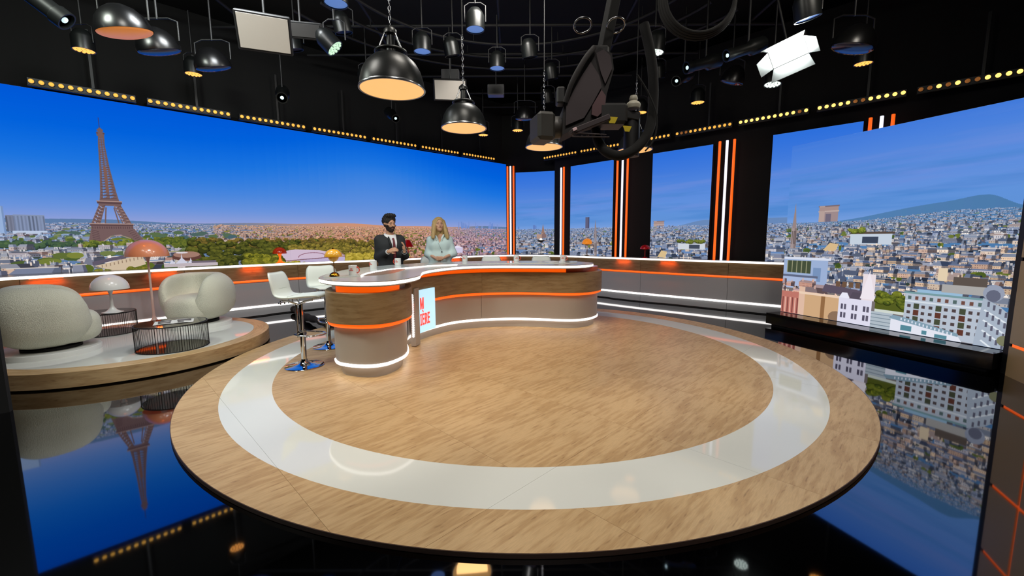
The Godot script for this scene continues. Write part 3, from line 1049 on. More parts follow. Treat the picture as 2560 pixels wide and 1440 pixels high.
	for i in 12: p.line(Vector2(2.06 + i * 0.05, 1.06 + i * 0.012), Vector2(2.06 + i * 0.05, 1.1 + i * 0.013), 0.012, c8(150, 128, 108))
	p.poly([Vector2(2.0, 1.11), Vector2(2.62, 1.28), Vector2(2.64, 1.33), Vector2(2.0, 1.17)], c8(96, 88, 104))
	p.trees(2.05, 2.7, func(_x): return 1.05, 0.95, 26, 0.05, 0.06, c8(82, 88, 30), c8(160, 152, 56))
	# greenery along the river
	p.trees(3.3, 8.4, func(x): return 1.58 - 0.012 * x, 1.36, 200, 0.05, 0.09, c8(70, 66, 32), c8(156, 126, 56))
	p.trees(3.3, 5.2, func(_x): return 1.48, 1.0, 170, 0.07, 0.11, c8(48, 54, 24), c8(118, 116, 44))
	p.trees(5.0, 8.2, func(_x): return 1.4, 1.14, 190, 0.07, 0.11, c8(80, 74, 30), c8(172, 150, 64))
	# round pavilion and tents
	p.blob(Vector2(3.24, 1.21), 0.22, 0.075, c8(96, 62, 56))
	p.blob(Vector2(3.24, 1.25), 0.2, 0.06, c8(160, 122, 108))
	p.blob(Vector2(3.17, 1.285), 0.09, 0.016, c8(214, 206, 214))
	for q in [[3.16, 0.1, 0.17], [3.02, 0.05, 0.08], [3.29, 0.06, 0.09]]:
		p.poly([Vector2(q[0] - q[1], 1.08), Vector2(q[0] - 0.012, 1.1 + q[2] * 0.5), Vector2(q[0], 1.1 + q[2]), Vector2(q[0] + 0.012, 1.1 + q[2] * 0.5), Vector2(q[0] + q[1], 1.08)], c8(206, 206, 222))
	p.rect(2.9, 3.7, 1.03, 1.09, c8(190, 178, 184))
	p.rect(3.3, 3.68, 1.09, 1.13, c8(110, 100, 112))
	# river and bridge
	p.poly([Vector2(4.72, 1.25), Vector2(5.1, 1.3), Vector2(5.6, 1.27), Vector2(6.3, 1.12), Vector2(6.1, 0.9), Vector2(4.9, 0.9)], c8(206, 186, 206))
	p.poly([Vector2(5.2, 1.1), Vector2(6.3, 1.1), Vector2(6.0, 0.9), Vector2(5.1, 0.9)], c8(186, 172, 204))
	for k in [[5.15, 5.75], [5.75, 6.15]]:
		for i in 10:
			var a := PI * i / 10.0
			var b := PI * (i + 1) / 10.0
			var m: float = (k[0] + k[1]) * 0.5
			var r: float = (k[1] - k[0]) * 0.5
			p.line(Vector2(m + cos(a) * r, 1.12 + sin(a) * 0.1), Vector2(m + cos(b) * r, 1.12 + sin(b) * 0.1), 0.014, c8(140, 92, 112))
	p.line(Vector2(4.9, 1.06), Vector2(6.35, 1.13), 0.016, c8(126, 86, 96))
	p.trees(4.2, 4.85, func(_x): return 1.2, 1.0, 40, 0.07, 0.1, c8(72, 76, 24), c8(168, 160, 52))
	p.trees(4.8, 5.3, func(_x): return 1.03, 0.96, 20, 0.05, 0.07, c8(120, 112, 30), c8(196, 176, 60))
	p.trees(6.2, 7.0, func(_x): return 1.16, 0.98, 44, 0.07, 0.1, c8(140, 124, 36), c8(214, 190, 84))
	# right-hand quarter, large roofs
	p.quarter(7.3, 8.7, func(_x): return 1.5, 1.0, 0.06, 0.13, 9, wall_at, roof_at, c8(110, 60, 52), c8(214, 160, 140), 0.2, 0.14)
	p.quarter(8.5, ln, func(_x): return 1.56, 1.0, 0.06, 0.14, 11, wall_at, roof_at, c8(84, 66, 84), c8(204, 176, 196), 0.3, 0.03)
	p.rect(9.25, 9.6, 1.1, 1.24, c8(206, 198, 226))
	p.poly([Vector2(9.22, 1.24), Vector2(9.4, 1.31), Vector2(9.63, 1.24)], c8(226, 220, 240))
	p.trees(8.95, 9.15, func(_x): return 1.2, 1.05, 10, 0.06, 0.08, c8(150, 116, 40), c8(206, 164, 70))
	return [screen_mat(soften(p.imgs[0][0], 0.6)), screen_mat(soften(p.imgs[1][0], 0.62))]

var CITY_WALLS := [Color8(202, 196, 196), Color8(226, 216, 208), Color8(164, 168, 184), Color8(190, 184, 190), Color8(212, 190, 172), Color8(140, 150, 176)]
var CITY_ROOFS := [Color8(92, 104, 134), Color8(74, 88, 120), Color8(118, 124, 146), Color8(66, 78, 104), Color8(136, 112, 106), Color8(104, 116, 142)]

func blue_sky(p: Picture, xb: float, horizon: float) -> void:
	p.sky([[horizon, c8(122, 160, 222)], [horizon + 0.2, c8(96, 146, 216)], [horizon + 0.5, c8(98, 146, 222)], [horizon + 0.9, c8(86, 136, 220)], [horizon + 1.3, c8(64, 122, 220)], [horizon + 1.7, c8(46, 112, 220)]], 0.0, xb)
	p.clouds(c8(112, 142, 218), 0.5, 21, horizon + 0.25, horizon + 1.3, 0.5)
	p.clouds(c8(70, 130, 204), 0.6, 33, horizon + 0.05, horizon + 0.9, 0.7)

func spire(p: Picture, x: float, base: float, top: float, w: float, c: Color) -> void:
	p.poly([Vector2(x - w * 0.5, lerpf(base, top, 0.45)), Vector2(x, top), Vector2(x + w * 0.5, lerpf(base, top, 0.45))], c)
	p.rect(x - w * 0.62, x + w * 0.62, base, lerpf(base, top, 0.46), c.lightened(0.12))
	p.rect(x + w * 0.1, x + w * 0.62, base, lerpf(base, top, 0.46), c.darkened(0.12))
	for i in 3: p.rect(x - w * 0.4 + i * w * 0.35, x - w * 0.25 + i * w * 0.35, lerpf(base, top, 0.12), lerpf(base, top, 0.4), c.darkened(0.4))

func arch(p: Picture, x0: float, x1: float, y0: float, y1: float) -> void:
	var c := c8(158, 138, 140)
	p.rect(x0, x1, y0, y1, c)
	p.rect(x0 - 0.012, x1 + 0.012, lerpf(y0, y1, 0.62), lerpf(y0, y1, 0.7), c8(190, 170, 164))
	p.rect(x0 - 0.012, x1 + 0.012, lerpf(y0, y1, 0.94), y1 + 0.004, c8(120, 104, 112))
	p.rect(lerpf(x0, x1, 0.36), lerpf(x0, x1, 0.64), y0, lerpf(y0, y1, 0.5), c8(112, 104, 122))
	p.rect(x0, lerpf(x0, x1, 0.3), y0, y1, c8(180, 158, 152))
	p.rect(x0, x1, lerpf(y0, y1, 0.7), lerpf(y0, y1, 0.94), c8(166, 142, 138))

func paint_strip() -> StandardMaterial3D:
	var p := Picture.new([[0.0, 5.8, 2048, 920]], 0.9, 3.5, 23)
	blue_sky(p, 5.8, 1.76)
	var hill := func(x: float) -> float: return 1.76 + (0.13 * smoothstep(3.4, 4.2, x) if x > 2.9 else 0.0)
	for i in 200: p.rect(5.8 * i / 200.0, 5.8 * (i + 1) / 200.0 + 0.01, 0.9, hill.call(5.8 * i / 200.0), c8(104, 136, 184))
	for t in [[0.08, 0.03, 1.86], [0.55, 0.06, 1.9], [0.62, 0.03, 1.88]]: p.rect(t[0], t[0] + t[1], 1.7, t[2], c8(96, 126, 190))
	p.rect(1.93, 2.06, 1.66, 2.07, c8(96, 96, 124))
	p.rect(2.02, 2.06, 1.66, 2.07, c8(74, 78, 108))
	arch(p, 2.98, 3.24, 1.66, 1.9)
	p.quarter(0.0, 5.8, func(_x): return 1.78, 1.42, 0.03, 0.09, 12, pick(CITY_WALLS), pick(CITY_ROOFS), c8(60, 66, 90), c8(140, 162, 208), 0.7, 0.02)
	# church with a dome, spire, and nearer roofs
	spire(p, 0.86, 1.42, 1.93, 0.1, c8(150, 118, 108))
	p.rect(0.66, 0.96, 1.4, 1.62, c8(178, 146, 132))
	p.rect(0.82, 0.96, 1.4, 1.62, c8(134, 108, 108))
	spire(p, 2.26, 1.36, 2.0, 0.07, c8(138, 124, 128))
	p.quarter(0.0, 5.8, func(_x): return 1.5, 0.96, 0.09, 0.2, 10, pick(CITY_WALLS), pick(CITY_ROOFS), c8(56, 62, 84), c8(140, 160, 200), 0.25, 0.03)
	spire(p, 2.27, 1.0, 1.9, 0.075, c8(150, 138, 142))
	p.rect(3.6, 4.22, 1.23, 1.37, c8(206, 212, 222))
	p.rect(3.86, 4.1, 1.25, 1.34, c8(66, 74, 92))
	p.trees(3.55, 4.2, func(_x): return 1.44, 1.4, 16, 0.04, 0.06, c8(70, 82, 34), c8(140, 146, 60))
	p.poly([Vector2(3.1, 1.04), Vector2(3.2, 1.2), Vector2(3.34, 1.17), Vector2(3.3, 1.02)], c8(216, 188, 140))
	return screen_mat(soften(p.imgs[0][0], 0.6))

func paint_big() -> StandardMaterial3D:
	var p := Picture.new([[0.0, 2.74, 1400, 1412]], 0.232, 2.995, 47)
	blue_sky(p, 2.74, 1.72)
	var hill := func(x: float) -> float: return 1.74 + 0.2 * smoothstep(0.6, 2.2, x) + 0.05 * exp(-pow((x - 2.36) * 5.0, 2.0)) - 0.1 * smoothstep(2.4, 2.74, x)
	for i in 200: p.rect(2.74 * i / 200.0, 2.74 * (i + 1) / 200.0 + 0.01, 0.25, hill.call(2.74 * i / 200.0), c8(88, 132, 182).lerp(c8(76, 122, 170), i / 200.0))
	var rise := func(x: float) -> float: return 1.74 + 0.09 * smoothstep(0.9, 2.3, x)
	p.quarter(0.0, 2.74, rise, 1.5, 0.018, 0.06, 13, pick(CITY_WALLS), pick(CITY_ROOFS), c8(60, 66, 90), c8(132, 160, 208), 0.65, 0.04)
	arch(p, 0.52, 0.805, 1.74, 1.985)
	p.quarter(0.0, 2.74, func(_x): return 1.7, 1.25, 0.05, 0.1, 10, pick(CITY_WALLS), pick(CITY_ROOFS), c8(52, 60, 82), c8(120, 148, 190), 0.25, 0.06)
	spire(p, 0.135, 1.3, 2.07, 0.075, c8(150, 132, 132))
	p.rect(1.0, 1.52, 1.4, 1.55, c8(196, 208, 222))
	p.rect(1.16, 1.36, 1.42, 1.51, c8(60, 70, 90))
	p.rect(1.0, 1.55, 1.55, 1.58, c8(88, 74, 66))
	p.trees(0.98, 1.2, func(_x): return 1.63, 1.58, 12, 0.03, 0.04, c8(90, 104, 40), c8(164, 168, 70))
	p.poly([Vector2(0.62, 1.3), Vector2(0.72, 1.42), Vector2(0.85, 1.4), Vector2(0.8, 1.26)], c8(214, 184, 138))
	p.quarter(0.0, 2.74, func(_x): return 1.34, 0.86, 0.09, 0.16, 12, pick(CITY_WALLS), pick(CITY_ROOFS), c8(50, 58, 80), c8(110, 136, 180), 0.1, 0.05)
	p.quarter(1.2, 2.74, func(_x): return 1.4, 0.95, 0.08, 0.14, 5, pick([c8(222, 190, 158), c8(206, 170, 148), c8(230, 206, 184)]), pick(CITY_ROOFS), c8(96, 76, 80), c8(120, 140, 180), 0.1, 0.03)
	# white studio block at the left
	p.rect(0.0, 0.72, 0.74, 1.16, c8(156, 176, 212))
	p.rect(0.06, 0.46, 0.92, 1.12, c8(70, 80, 60))
	for i in 5: p.rect(0.06 + i * 0.08, 0.075 + i * 0.08, 0.92, 1.12, c8(150, 150, 120))
	p.rect(0.0, 0.76, 1.14, 1.18, c8(214, 220, 236))
	p.rect(0.5, 0.62, 0.8, 1.02, c8(120, 146, 186))
	p.rect(0.0, 0.56, 0.64, 0.86, c8(168, 184, 218))
	p.rect(0.0, 0.58, 0.85, 0.885, c8(96, 104, 130))
	# near row: terracotta and ochre at the left, white gabled house, courtyard, long arcaded block
	p.rect(0.0, 2.74, 0.232, 0.66, c8(120, 112, 112))
	p.quarter(0.0, 1.1, func(_x): return 0.78, 0.5, 0.12, 0.2, 3, pick([c8(214, 168, 148), c8(196, 150, 134), c8(226, 196, 176)]), pick([c8(150, 120, 126), c8(170, 140, 140), c8(128, 104, 108)]), c8(120, 70, 62), c8(160, 150, 170), 0.0, 0.0)
	p.rect(0.0, 0.3, 0.232, 0.6, c8(190, 118, 106))
	for i in 7: p.rect(0.02 + i * 0.042, 0.04 + i * 0.042, 0.24, 0.5, c8(226, 178, 162) if i % 2 else c8(126, 70, 66))
	p.rect(0.3, 0.98, 0.232, 0.6, c8(206, 168, 128))
	p.rect(0.3, 0.4, 0.232, 0.7, c8(222, 186, 164))
	p.rect(0.66, 0.72, 0.232, 0.58, c8(146, 106, 70))
	p.rect(0.3, 0.98, 0.58, 0.62, c8(234, 206, 182))
	p.blob(Vector2(0.9, 0.28), 0.12, 0.1, c8(140, 112, 90))
	p.poly([Vector2(0.7, 0.78), Vector2(1.3, 0.72), Vector2(1.34, 0.62), Vector2(0.66, 0.66)], c8(92, 82, 98))
	for i in 6: p.rect(0.86 + i * 0.09, 0.92 + i * 0.09, 0.76, 0.84, c8(110, 84, 66))
	p.rect(0.92, 1.36, 0.232, 0.6, c8(222, 220, 238))
	for i in 3:
		p.poly([Vector2(0.92 + i * 0.15, 0.6), Vector2(0.96 + i * 0.15, 0.68), Vector2(1.03 + i * 0.15, 0.68), Vector2(1.07 + i * 0.15, 0.6)], c8(232, 232, 246))
		for j in 2:
			p.rect(0.955 + i * 0.15, 0.985 + i * 0.15, 0.3 + j * 0.13, 0.38 + j * 0.13, c8(84, 80, 100))
			p.rect(1.0 + i * 0.15, 1.03 + i * 0.15, 0.3 + j * 0.13, 0.38 + j * 0.13, c8(96, 92, 110))
	p.poly([Vector2(1.06, 0.6), Vector2(1.1, 0.7), Vector2(1.32, 0.7), Vector2(1.38, 0.6)], c8(84, 76, 90))
	p.rect(1.22, 1.38, 0.6, 0.98, c8(232, 220, 226))
	p.poly([Vector2(1.2, 0.62), Vector2(1.3, 1.02), Vector2(1.4, 0.62)], c8(238, 230, 238))
	p.rect(1.36, 1.62, 0.232, 0.46, c8(176, 188, 198))
	for i in 4: p.rect(1.36, 1.6, 0.27 + i * 0.05, 0.28 + i * 0.05, c8(120, 136, 150))
	p.rect(1.4, 1.82, 0.5, 0.72, c8(84, 92, 34))
	p.trees(1.42, 1.8, func(_x): return 0.74, 0.56, 26, 0.05, 0.06, c8(66, 80, 28), c8(142, 146, 50))
	p.rect(1.4, 1.8, 0.46, 0.5, c8(206, 214, 206))
	# long block with square openings
	p.poly([Vector2(1.74, 0.33), Vector2(1.74, 0.77), Vector2(2.5, 0.77), Vector2(2.5, 0.24), Vector2(1.9, 0.24)], c8(182, 192, 206))
	p.rect(1.72, 2.52, 0.765, 0.79, c8(118, 154, 160))
	p.rect(1.74, 2.5, 0.655, 0.675, c8(214, 222, 230))
	for i in 10:
		var x := 1.77 + i * 0.075
		p.rect(x, x + 0.034, 0.69, 0.735, c8(112, 76, 68) if i % 3 else c8(84, 104, 104))
		for j in 4:
			var y := 0.585 - j * 0.085
			if i % 3 == 1: p.rect(x - 0.008, x + 0.05, y - 0.015, y + 0.055, [c8(70, 76, 58), c8(96, 56, 46)][j % 2])
			else: p.rect(x, x + 0.036, y, y + 0.038, c8(80, 68, 70))
	p.poly([Vector2(2.48, 0.8), Vector2(2.62, 0.72), Vector2(2.74, 0.6), Vector2(2.74, 0.232), Vector2(2.44, 0.232)], c8(168, 180, 196))
	for j in 4:
		p.line(Vector2(2.5, 0.66 - j * 0.12), Vector2(2.74, 0.5 - j * 0.13), 0.018, c8(222, 230, 238))
		for i in 4: p.line(Vector2(2.53 + i * 0.05, 0.7 - j * 0.12 - i * 0.035), Vector2(2.53 + i * 0.05, 0.76 - j * 0.12 - i * 0.035), 0.02, c8(92, 92, 110))
	p.blob(Vector2(2.69, 0.33), 0.06, 0.06, c8(122, 124, 96))
	# low white pavilion in front
	p.poly([Vector2(1.6, 0.232), Vector2(1.6, 0.4), Vector2(2.3, 0.3), Vector2(2.34, 0.232)], c8(226, 228, 240))
	p.poly([Vector2(1.58, 0.4), Vector2(1.62, 0.45), Vector2(1.8, 0.43), Vector2(2.3, 0.33), Vector2(2.3, 0.29)], c8(130, 158, 176))
	for i in 14: p.line(Vector2(1.72 + i * 0.04, 0.425 - i * 0.0075), Vector2(1.72 + i * 0.04, 0.395 - i * 0.0075), 0.014, c8(220, 226, 240))
	for b in [[1.72, 1.84, 0.26, 0.33], [1.95, 2.0, 0.25, 0.3], [2.08, 2.2, 0.235, 0.28]]: p.rect(b[0], b[1], b[2], b[3], c8(86, 136, 152))
	p.rect(1.86, 2.3, 0.79, 0.83, c8(150, 186, 214))
	p.rect(2.1, 2.5, 0.82, 0.92, c8(170, 168, 166))
	p.blob(Vector2(2.56, 0.86), 0.09, 0.1, c8(150, 158, 178))
	p.blob(Vector2(2.56, 0.83), 0.06, 0.07, c8(100, 104, 124))
	p.rect(2.2, 2.5, 0.92, 1.02, c8(92, 82, 76))
	p.rect(2.05, 2.14, 0.96, 1.12, c8(226, 206, 176))
	return screen_mat(soften(p.imgs[0][0], 0.6))

func pick(a: Array) -> Callable:
	return func(i: int, _x: float) -> Color: return a[i % a.size()]

# the displays show the picture through their coarse pixel grid
func soften(im: Image, k: float) -> Image:
	im.resize(int(im.get_width() * k), int(im.get_height() * k), Image.INTERPOLATE_LANCZOS)
	return im

# ---------------------------------------------------------------- desk
var FRONT := [Vector2(-2.14, -5.3), Vector2(-2.15, -4.95), Vector2(-2.1, -4.68), Vector2(-1.99, -4.46), Vector2(-1.84, -4.34), Vector2(-1.56, -4.27), Vector2(-1.33, -4.36), Vector2(-1.2, -4.6), Vector2(-1.18, -4.85), Vector2(-1.25, -5.15), Vector2(-1.34, -5.42), Vector2(-1.35, -5.68), Vector2(-1.26, -5.98), Vector2(-1.09, -6.32), Vector2(-0.87, -6.6), Vector2(-0.5, -6.78), Vector2(0.0, -6.85), Vector2(0.4, -6.8), Vector2(0.78, -6.71), Vector2(1.04, -6.70), Vector2(1.26, -6.79), Vector2(1.44, -6.97), Vector2(1.55, -7.2), Vector2(1.56, -7.45), Vector2(1.48, -7.7)]
var RIM := [Vector2(-2.34, -5.75), Vector2(-2.3, -5.2), Vector2(-2.2, -4.75), Vector2(-2.03, -4.5), Vector2(-1.83, -4.34), Vector2(-1.58, -4.26), Vector2(-1.33, -4.29), Vector2(-1.16, -4.52), Vector2(-1.09, -4.9), Vector2(-1.14, -5.25), Vector2(-1.17, -5.6), Vector2(-1.09, -5.97), Vector2(-0.83, -6.45), Vector2(-0.5, -6.64), Vector2(-0.15, -6.69), Vector2(0.32, -6.63), Vector2(0.87, -6.56), Vector2(1.14, -6.65), Vector2(1.31, -6.86), Vector2(1.38, -7.12), Vector2(1.32, -7.42), Vector2(1.08, -7.64), Vector2(0.6, -7.74), Vector2(0.0, -7.76), Vector2(-0.6, -7.7), Vector2(-1.15, -7.52), Vector2(-1.6, -7.18), Vector2(-1.95, -6.75), Vector2(-2.2, -6.3)]

func inset(path: PackedVector2Array, d: float) -> PackedVector2Array:
	var n := path_normals(path)
	var out := PackedVector2Array()
	for i in path.size(): out.append(path[i] + n[i] * d)
	return out

func build_desk() -> void:
	var t := thing("presenter_desk", "S-shaped presenter desk with wood band and glowing orange and white strips", "desk")
	var front := spline2(FRONT, 0.04)
	# travel along FRONT has the viewer on its right-hand side: positive offsets come forward
	var total := path_len(front)
	part(t, "plinth", sweep(front, [Vector2(-0.13, 0.03), Vector2(-0.13, 0.15), Vector2(-0.45, 0.15), Vector2(-0.45, 0.03)]), M.grey)
	var lower := sub_path(front, 0.72, total - 0.3)
	part(t, "white_led_strip", sweep(lower, [Vector2(-0.075, 0.15), Vector2(-0.058, 0.158), Vector2(-0.055, 0.17), Vector2(-0.058, 0.183), Vector2(-0.075, 0.19), Vector2(-0.2, 0.19), Vector2(-0.2, 0.15)]), M.led_white)
	var cuts := [0.0, 0.72, 2.62, 4.47, total]
	for i in cuts.size() - 1:
		part(t, "grey_panel", sweep(sub_path(front, cuts[i] + 0.0025, cuts[i + 1] - 0.0025), [Vector2(-0.07, 0.19), Vector2(-0.07, 0.588), Vector2(-0.43, 0.588), Vector2(-0.43, 0.19)]), M.grey)
	part(t, "orange_led_strip", sweep(front, [Vector2(-0.03, 0.588), Vector2(-0.012, 0.597), Vector2(-0.008, 0.61), Vector2(-0.012, 0.623), Vector2(-0.03, 0.632), Vector2(-0.3, 0.632), Vector2(-0.3, 0.588)]), M.led_orange)
	for i in cuts.size() - 1:
		if i == 0: continue
		var a: float = 0.0 if i == 1 else cuts[i]
		part(t, "wood_panel", sweep(sub_path(front, a + 0.001, cuts[i + 1] - 0.001), [Vector2(0, 0.632), Vector2(0, 0.958), Vector2(-0.004, 0.962), Vector2(-0.42, 0.962), Vector2(-0.42, 0.632)]), M.wood_desk)
	# orange light box under the top: lit along the front, plain plastic round the ends
	var boxprof := [Vector2(-0.075, 0.962), Vector2(-0.071, 0.985), Vector2(-0.071, 1.03), Vector2(-0.33, 1.03), Vector2(-0.33, 0.962)]
	part(t, "orange_plastic_band", sweep(sub_path(front, 0.0, 0.95), boxprof), M.orange_plastic)
	part(t, "orange_led_band", sweep(sub_path(front, 0.95, 1.93), boxprof), M.led_orange_deep)
	part(t, "under_counter_panel", sweep(sub_path(front, 1.93, 3.05), boxprof), M.grey)
	part(t, "orange_led_band", sweep(sub_path(front, 3.05, 5.85), boxprof), M.led_orange_deep)
	part(t, "orange_plastic_band", sweep(sub_path(front, 5.85, total), boxprof), M.orange_plastic)
	# top: grey glass counter with a light strip in its edge, a white working surface and a well
	var rim := spline2(RIM + [RIM[0]], 0.05)
	rim.resize(rim.size() - 1)
	var top_poly := PackedVector2Array(rim)
	var well := spline2([Vector2(-1.74, -4.88), Vector2(-1.79, -5.15), Vector2(-1.77, -5.5), Vector2(-1.68, -5.85), Vector2(-1.56, -6.0), Vector2(-1.49, -5.8), Vector2(-1.5, -5.3), Vector2(-1.58, -5.0), Vector2(-1.74, -4.88)], 0.04)
	var cuts2 := [rect_poly(Vector2(-3, -5.4), Vector2(2, -3)), rect_poly(Vector2(-3, -9), Vector2(2, -5.402))]
	for c in cuts2:
		for q in Geometry2D.intersect_polygons(top_poly, c):
			for w in Geometry2D.clip_polygons(q, well):
				if w.size() > 2: part(t, "counter_top", slab(w, 1.082, 1.09), M.grey_top)
		for q in Geometry2D.intersect_polygons(Geometry2D.offset_polygon(top_poly, -0.03)[0], c):
			for w in Geometry2D.clip_polygons(q, well):
				if w.size() > 2: part(t, "counter_core", slab(w, 1.03, 1.082), M.grey)
	part(t, "well_tray", slab(well, 0.9, 0.93), M.grey_top)
	part(t, "well_side", sweep(well, [Vector2(0, 0.93), Vector2(0, 1.03), Vector2(-0.01, 1.03), Vector2(-0.01, 0.93)]), M.grey)
	var closed := spline2(RIM + [RIM[0]], 0.05)
	var rim_front := sub_path(closed, 0.55, 7.1)
	part(t, "rim_led_strip", sweep(rim_front, [Vector2(-0.03, 1.045), Vector2(-0.004, 1.048), Vector2(0.0, 1.062), Vector2(-0.004, 1.077), Vector2(-0.03, 1.08)]), M.led_white)
	part(t, "rim_lip", sweep(rim_front, [Vector2(-0.04, 1.036), Vector2(-0.012, 1.036), Vector2(-0.012, 1.046), Vector2(-0.04, 1.046)]), M.grey)
	# white working surface behind the light line
	var edge := spline2([Vector2(-1.755, -4.84), Vector2(-1.8, -5.15), Vector2(-1.78, -5.5), Vector2(-1.69, -5.87), Vector2(-1.53, -6.1), Vector2(-1.25, -6.56), Vector2(-0.78, -6.84), Vector2(-0.27, -6.97), Vector2(0.34, -7.02), Vector2(0.85, -6.98), Vector2(1.1, -7.1)], 0.05)
	var back := Geometry2D.offset_polygon(top_poly, -0.05)[0]
	var region := PackedVector2Array(edge)
	for p in [Vector2(1.3, -8.2), Vector2(-1.2, -8.2), Vector2(-3, -7.2), Vector2(-3, -4.6), Vector2(-2.2, -4.6), Vector2(-1.9, -4.7)]: region.append(p)
	for q in Geometry2D.intersect_polygons(back, region):
		if q.size() > 2: part(t, "white_worktop", slab(q, 1.09, 1.102), mk(c8(206, 216, 216), 0.12))
	part(t, "worktop_led_strip", sweep(sub_path(edge, 0.0, 2.3), [Vector2(0.014, 1.088), Vector2(0.014, 1.104), Vector2(0, 1.104), Vector2(0, 1.088)]), M.led_white)
	# name panel in the inner curve, the lit edge beside it and the socket box
	var sign_path := sub_path(front, 3.13, 3.53)
	var sg := part(t, "name_screen", sweep(sign_path, [Vector2(0.022, 0.19), Vector2(0.022, 0.80), Vector2(0.001, 0.80), Vector2(0.001, 0.19)]), glow(c8(178, 222, 244), 0.92))
	sg.set_meta("label", "light blue screen with red letters")
	lettering(sg, sign_path)
	part(t, "end_post", sweep(sub_path(front, 2.98, 3.125), [Vector2(0.02, 0.04), Vector2(0.02, 0.84), Vector2(-0.05, 0.84), Vector2(-0.05, 0.04)]), M.grey)
	var ribs := new_st()
	var acc := sub_path(front, 2.9, 2.92)
	var rp := acc[0] + Vector2(0.012, 0.0)
	add_box(ribs, Vector3(rp.x, 0.48, rp.y), Vector3(0.022, 0.6, 0.022), 0.004)
	for i in 24: add_box(ribs, Vector3(rp.x, 0.2 + i * 0.024, rp.y), Vector3(0.034, 0.014, 0.034), 0.004)
	part(t, "ribbed_led_strip", done(ribs), glow(c8(236, 238, 240), 0.75))
	part(t, "socket_frame", sweep(sub_path(front, 2.66, 2.86), [Vector2(-0.045, 0.2), Vector2(-0.045, 0.56), Vector2(-0.068, 0.56), Vector2(-0.068, 0.2)]), M.white_lacquer)
	part(t, "socket_plate", sweep(sub_path(front, 2.69, 2.83), [Vector2(-0.04, 0.24), Vector2(-0.04, 0.54), Vector2(-0.05, 0.54), Vector2(-0.05, 0.24)]), M.black_satin)

# red letters of the panel, set along its curve
func lettering(parent: Node3D, path: PackedVector2Array) -> void:
	var f := SystemFont.new()
	f.font_names = PackedStringArray(["Droid Sans"])
	f.font_weight = 700
	var ln := path_len(path)
	var rows := [["M", 0.06, 0.605], ["I", 0.025, 0.375], ["È", 0.085, 0.375], ["R", 0.155, 0.375], ["E", 0.225, 0.375]]
	for r in rows:
		var tm := TextMesh.new()
		tm.text = r[0]
		tm.font = f
		tm.font_size = 64
		tm.pixel_size = 0.0024
		tm.depth = 0.006
		var s: float = clampf(r[1], 0.01, ln - 0.02)
		var q := sub_path(path, s, s + 0.02)
		var d := (q[q.size() - 1] - q[0]).normalized()
		var n := Vector2(-d.y, d.x)
		var at := q[0] + n * 0.026
		var o := part(parent, "letter", tm, glow(c8(238, 74, 66), 0.85), Vector3(at.x, r[2], at.y))
		o.rotation.y = atan2(n.x, n.y)
		o.scale = Vector3(0.8, 1.5, 1.0)

func mug_proto() -> Node3D:
	var t := thing("mug", "x", "mug", Vector3.ZERO, 0.0, "white mugs with orange lettering on the desk")
	part(t, "body", lathe([Vector2(0, 0), Vector2(0.038, 0), Vector2(0.041, 0.004), Vector2(0.041, 0.094), Vector2(0.039, 0.096), Vector2(0.0365, 0.094), Vector2(0.0365, 0.01), Vector2(0, 0.01)], 28), M.mug)
	var pts := []
	for i in 13:
		var a := -PI * 0.5 + PI * i / 12.0
		pts.append(Vector3(0.038 + cos(a) * 0.03, 0.05 + sin(a) * 0.03, 0))
	part(t, "handle", tube(pts, 0.0055, 8), M.mug_red, Vector3.ZERO)
	var st := new_st()
	# two short lines of print, curved with the body; the lower one is longer
	for row in [[0.058, 0.011, -0.32, 0.2, 0.0], [0.042, 0.012, -0.45, 0.5, 0.0], [0.058, 0.011, -0.2, 0.32, PI], [0.042, 0.012, -0.5, 0.45, PI]]:
		var n := 7 if row[3] > 0.4 else 4
		for i in n:
			var a0: float = lerpf(row[2], row[3], float(i) / n) + PI * 0.5 + row[4]
			var a1: float = lerpf(row[2], row[3], (i + 0.72) / n) + PI * 0.5 + row[4]
			var r := 0.0415
			quad(st, Vector3(cos(a0) * r, row[0], sin(a0) * r), Vector3(cos(a0) * r, row[0] + row[1], sin(a0) * r), Vector3(cos(a1) * r, row[0] + row[1], sin(a1) * r), Vector3(cos(a1) * r, row[0], sin(a1) * r))
	part(t, "print", done(st), M.mug_red)
	return t

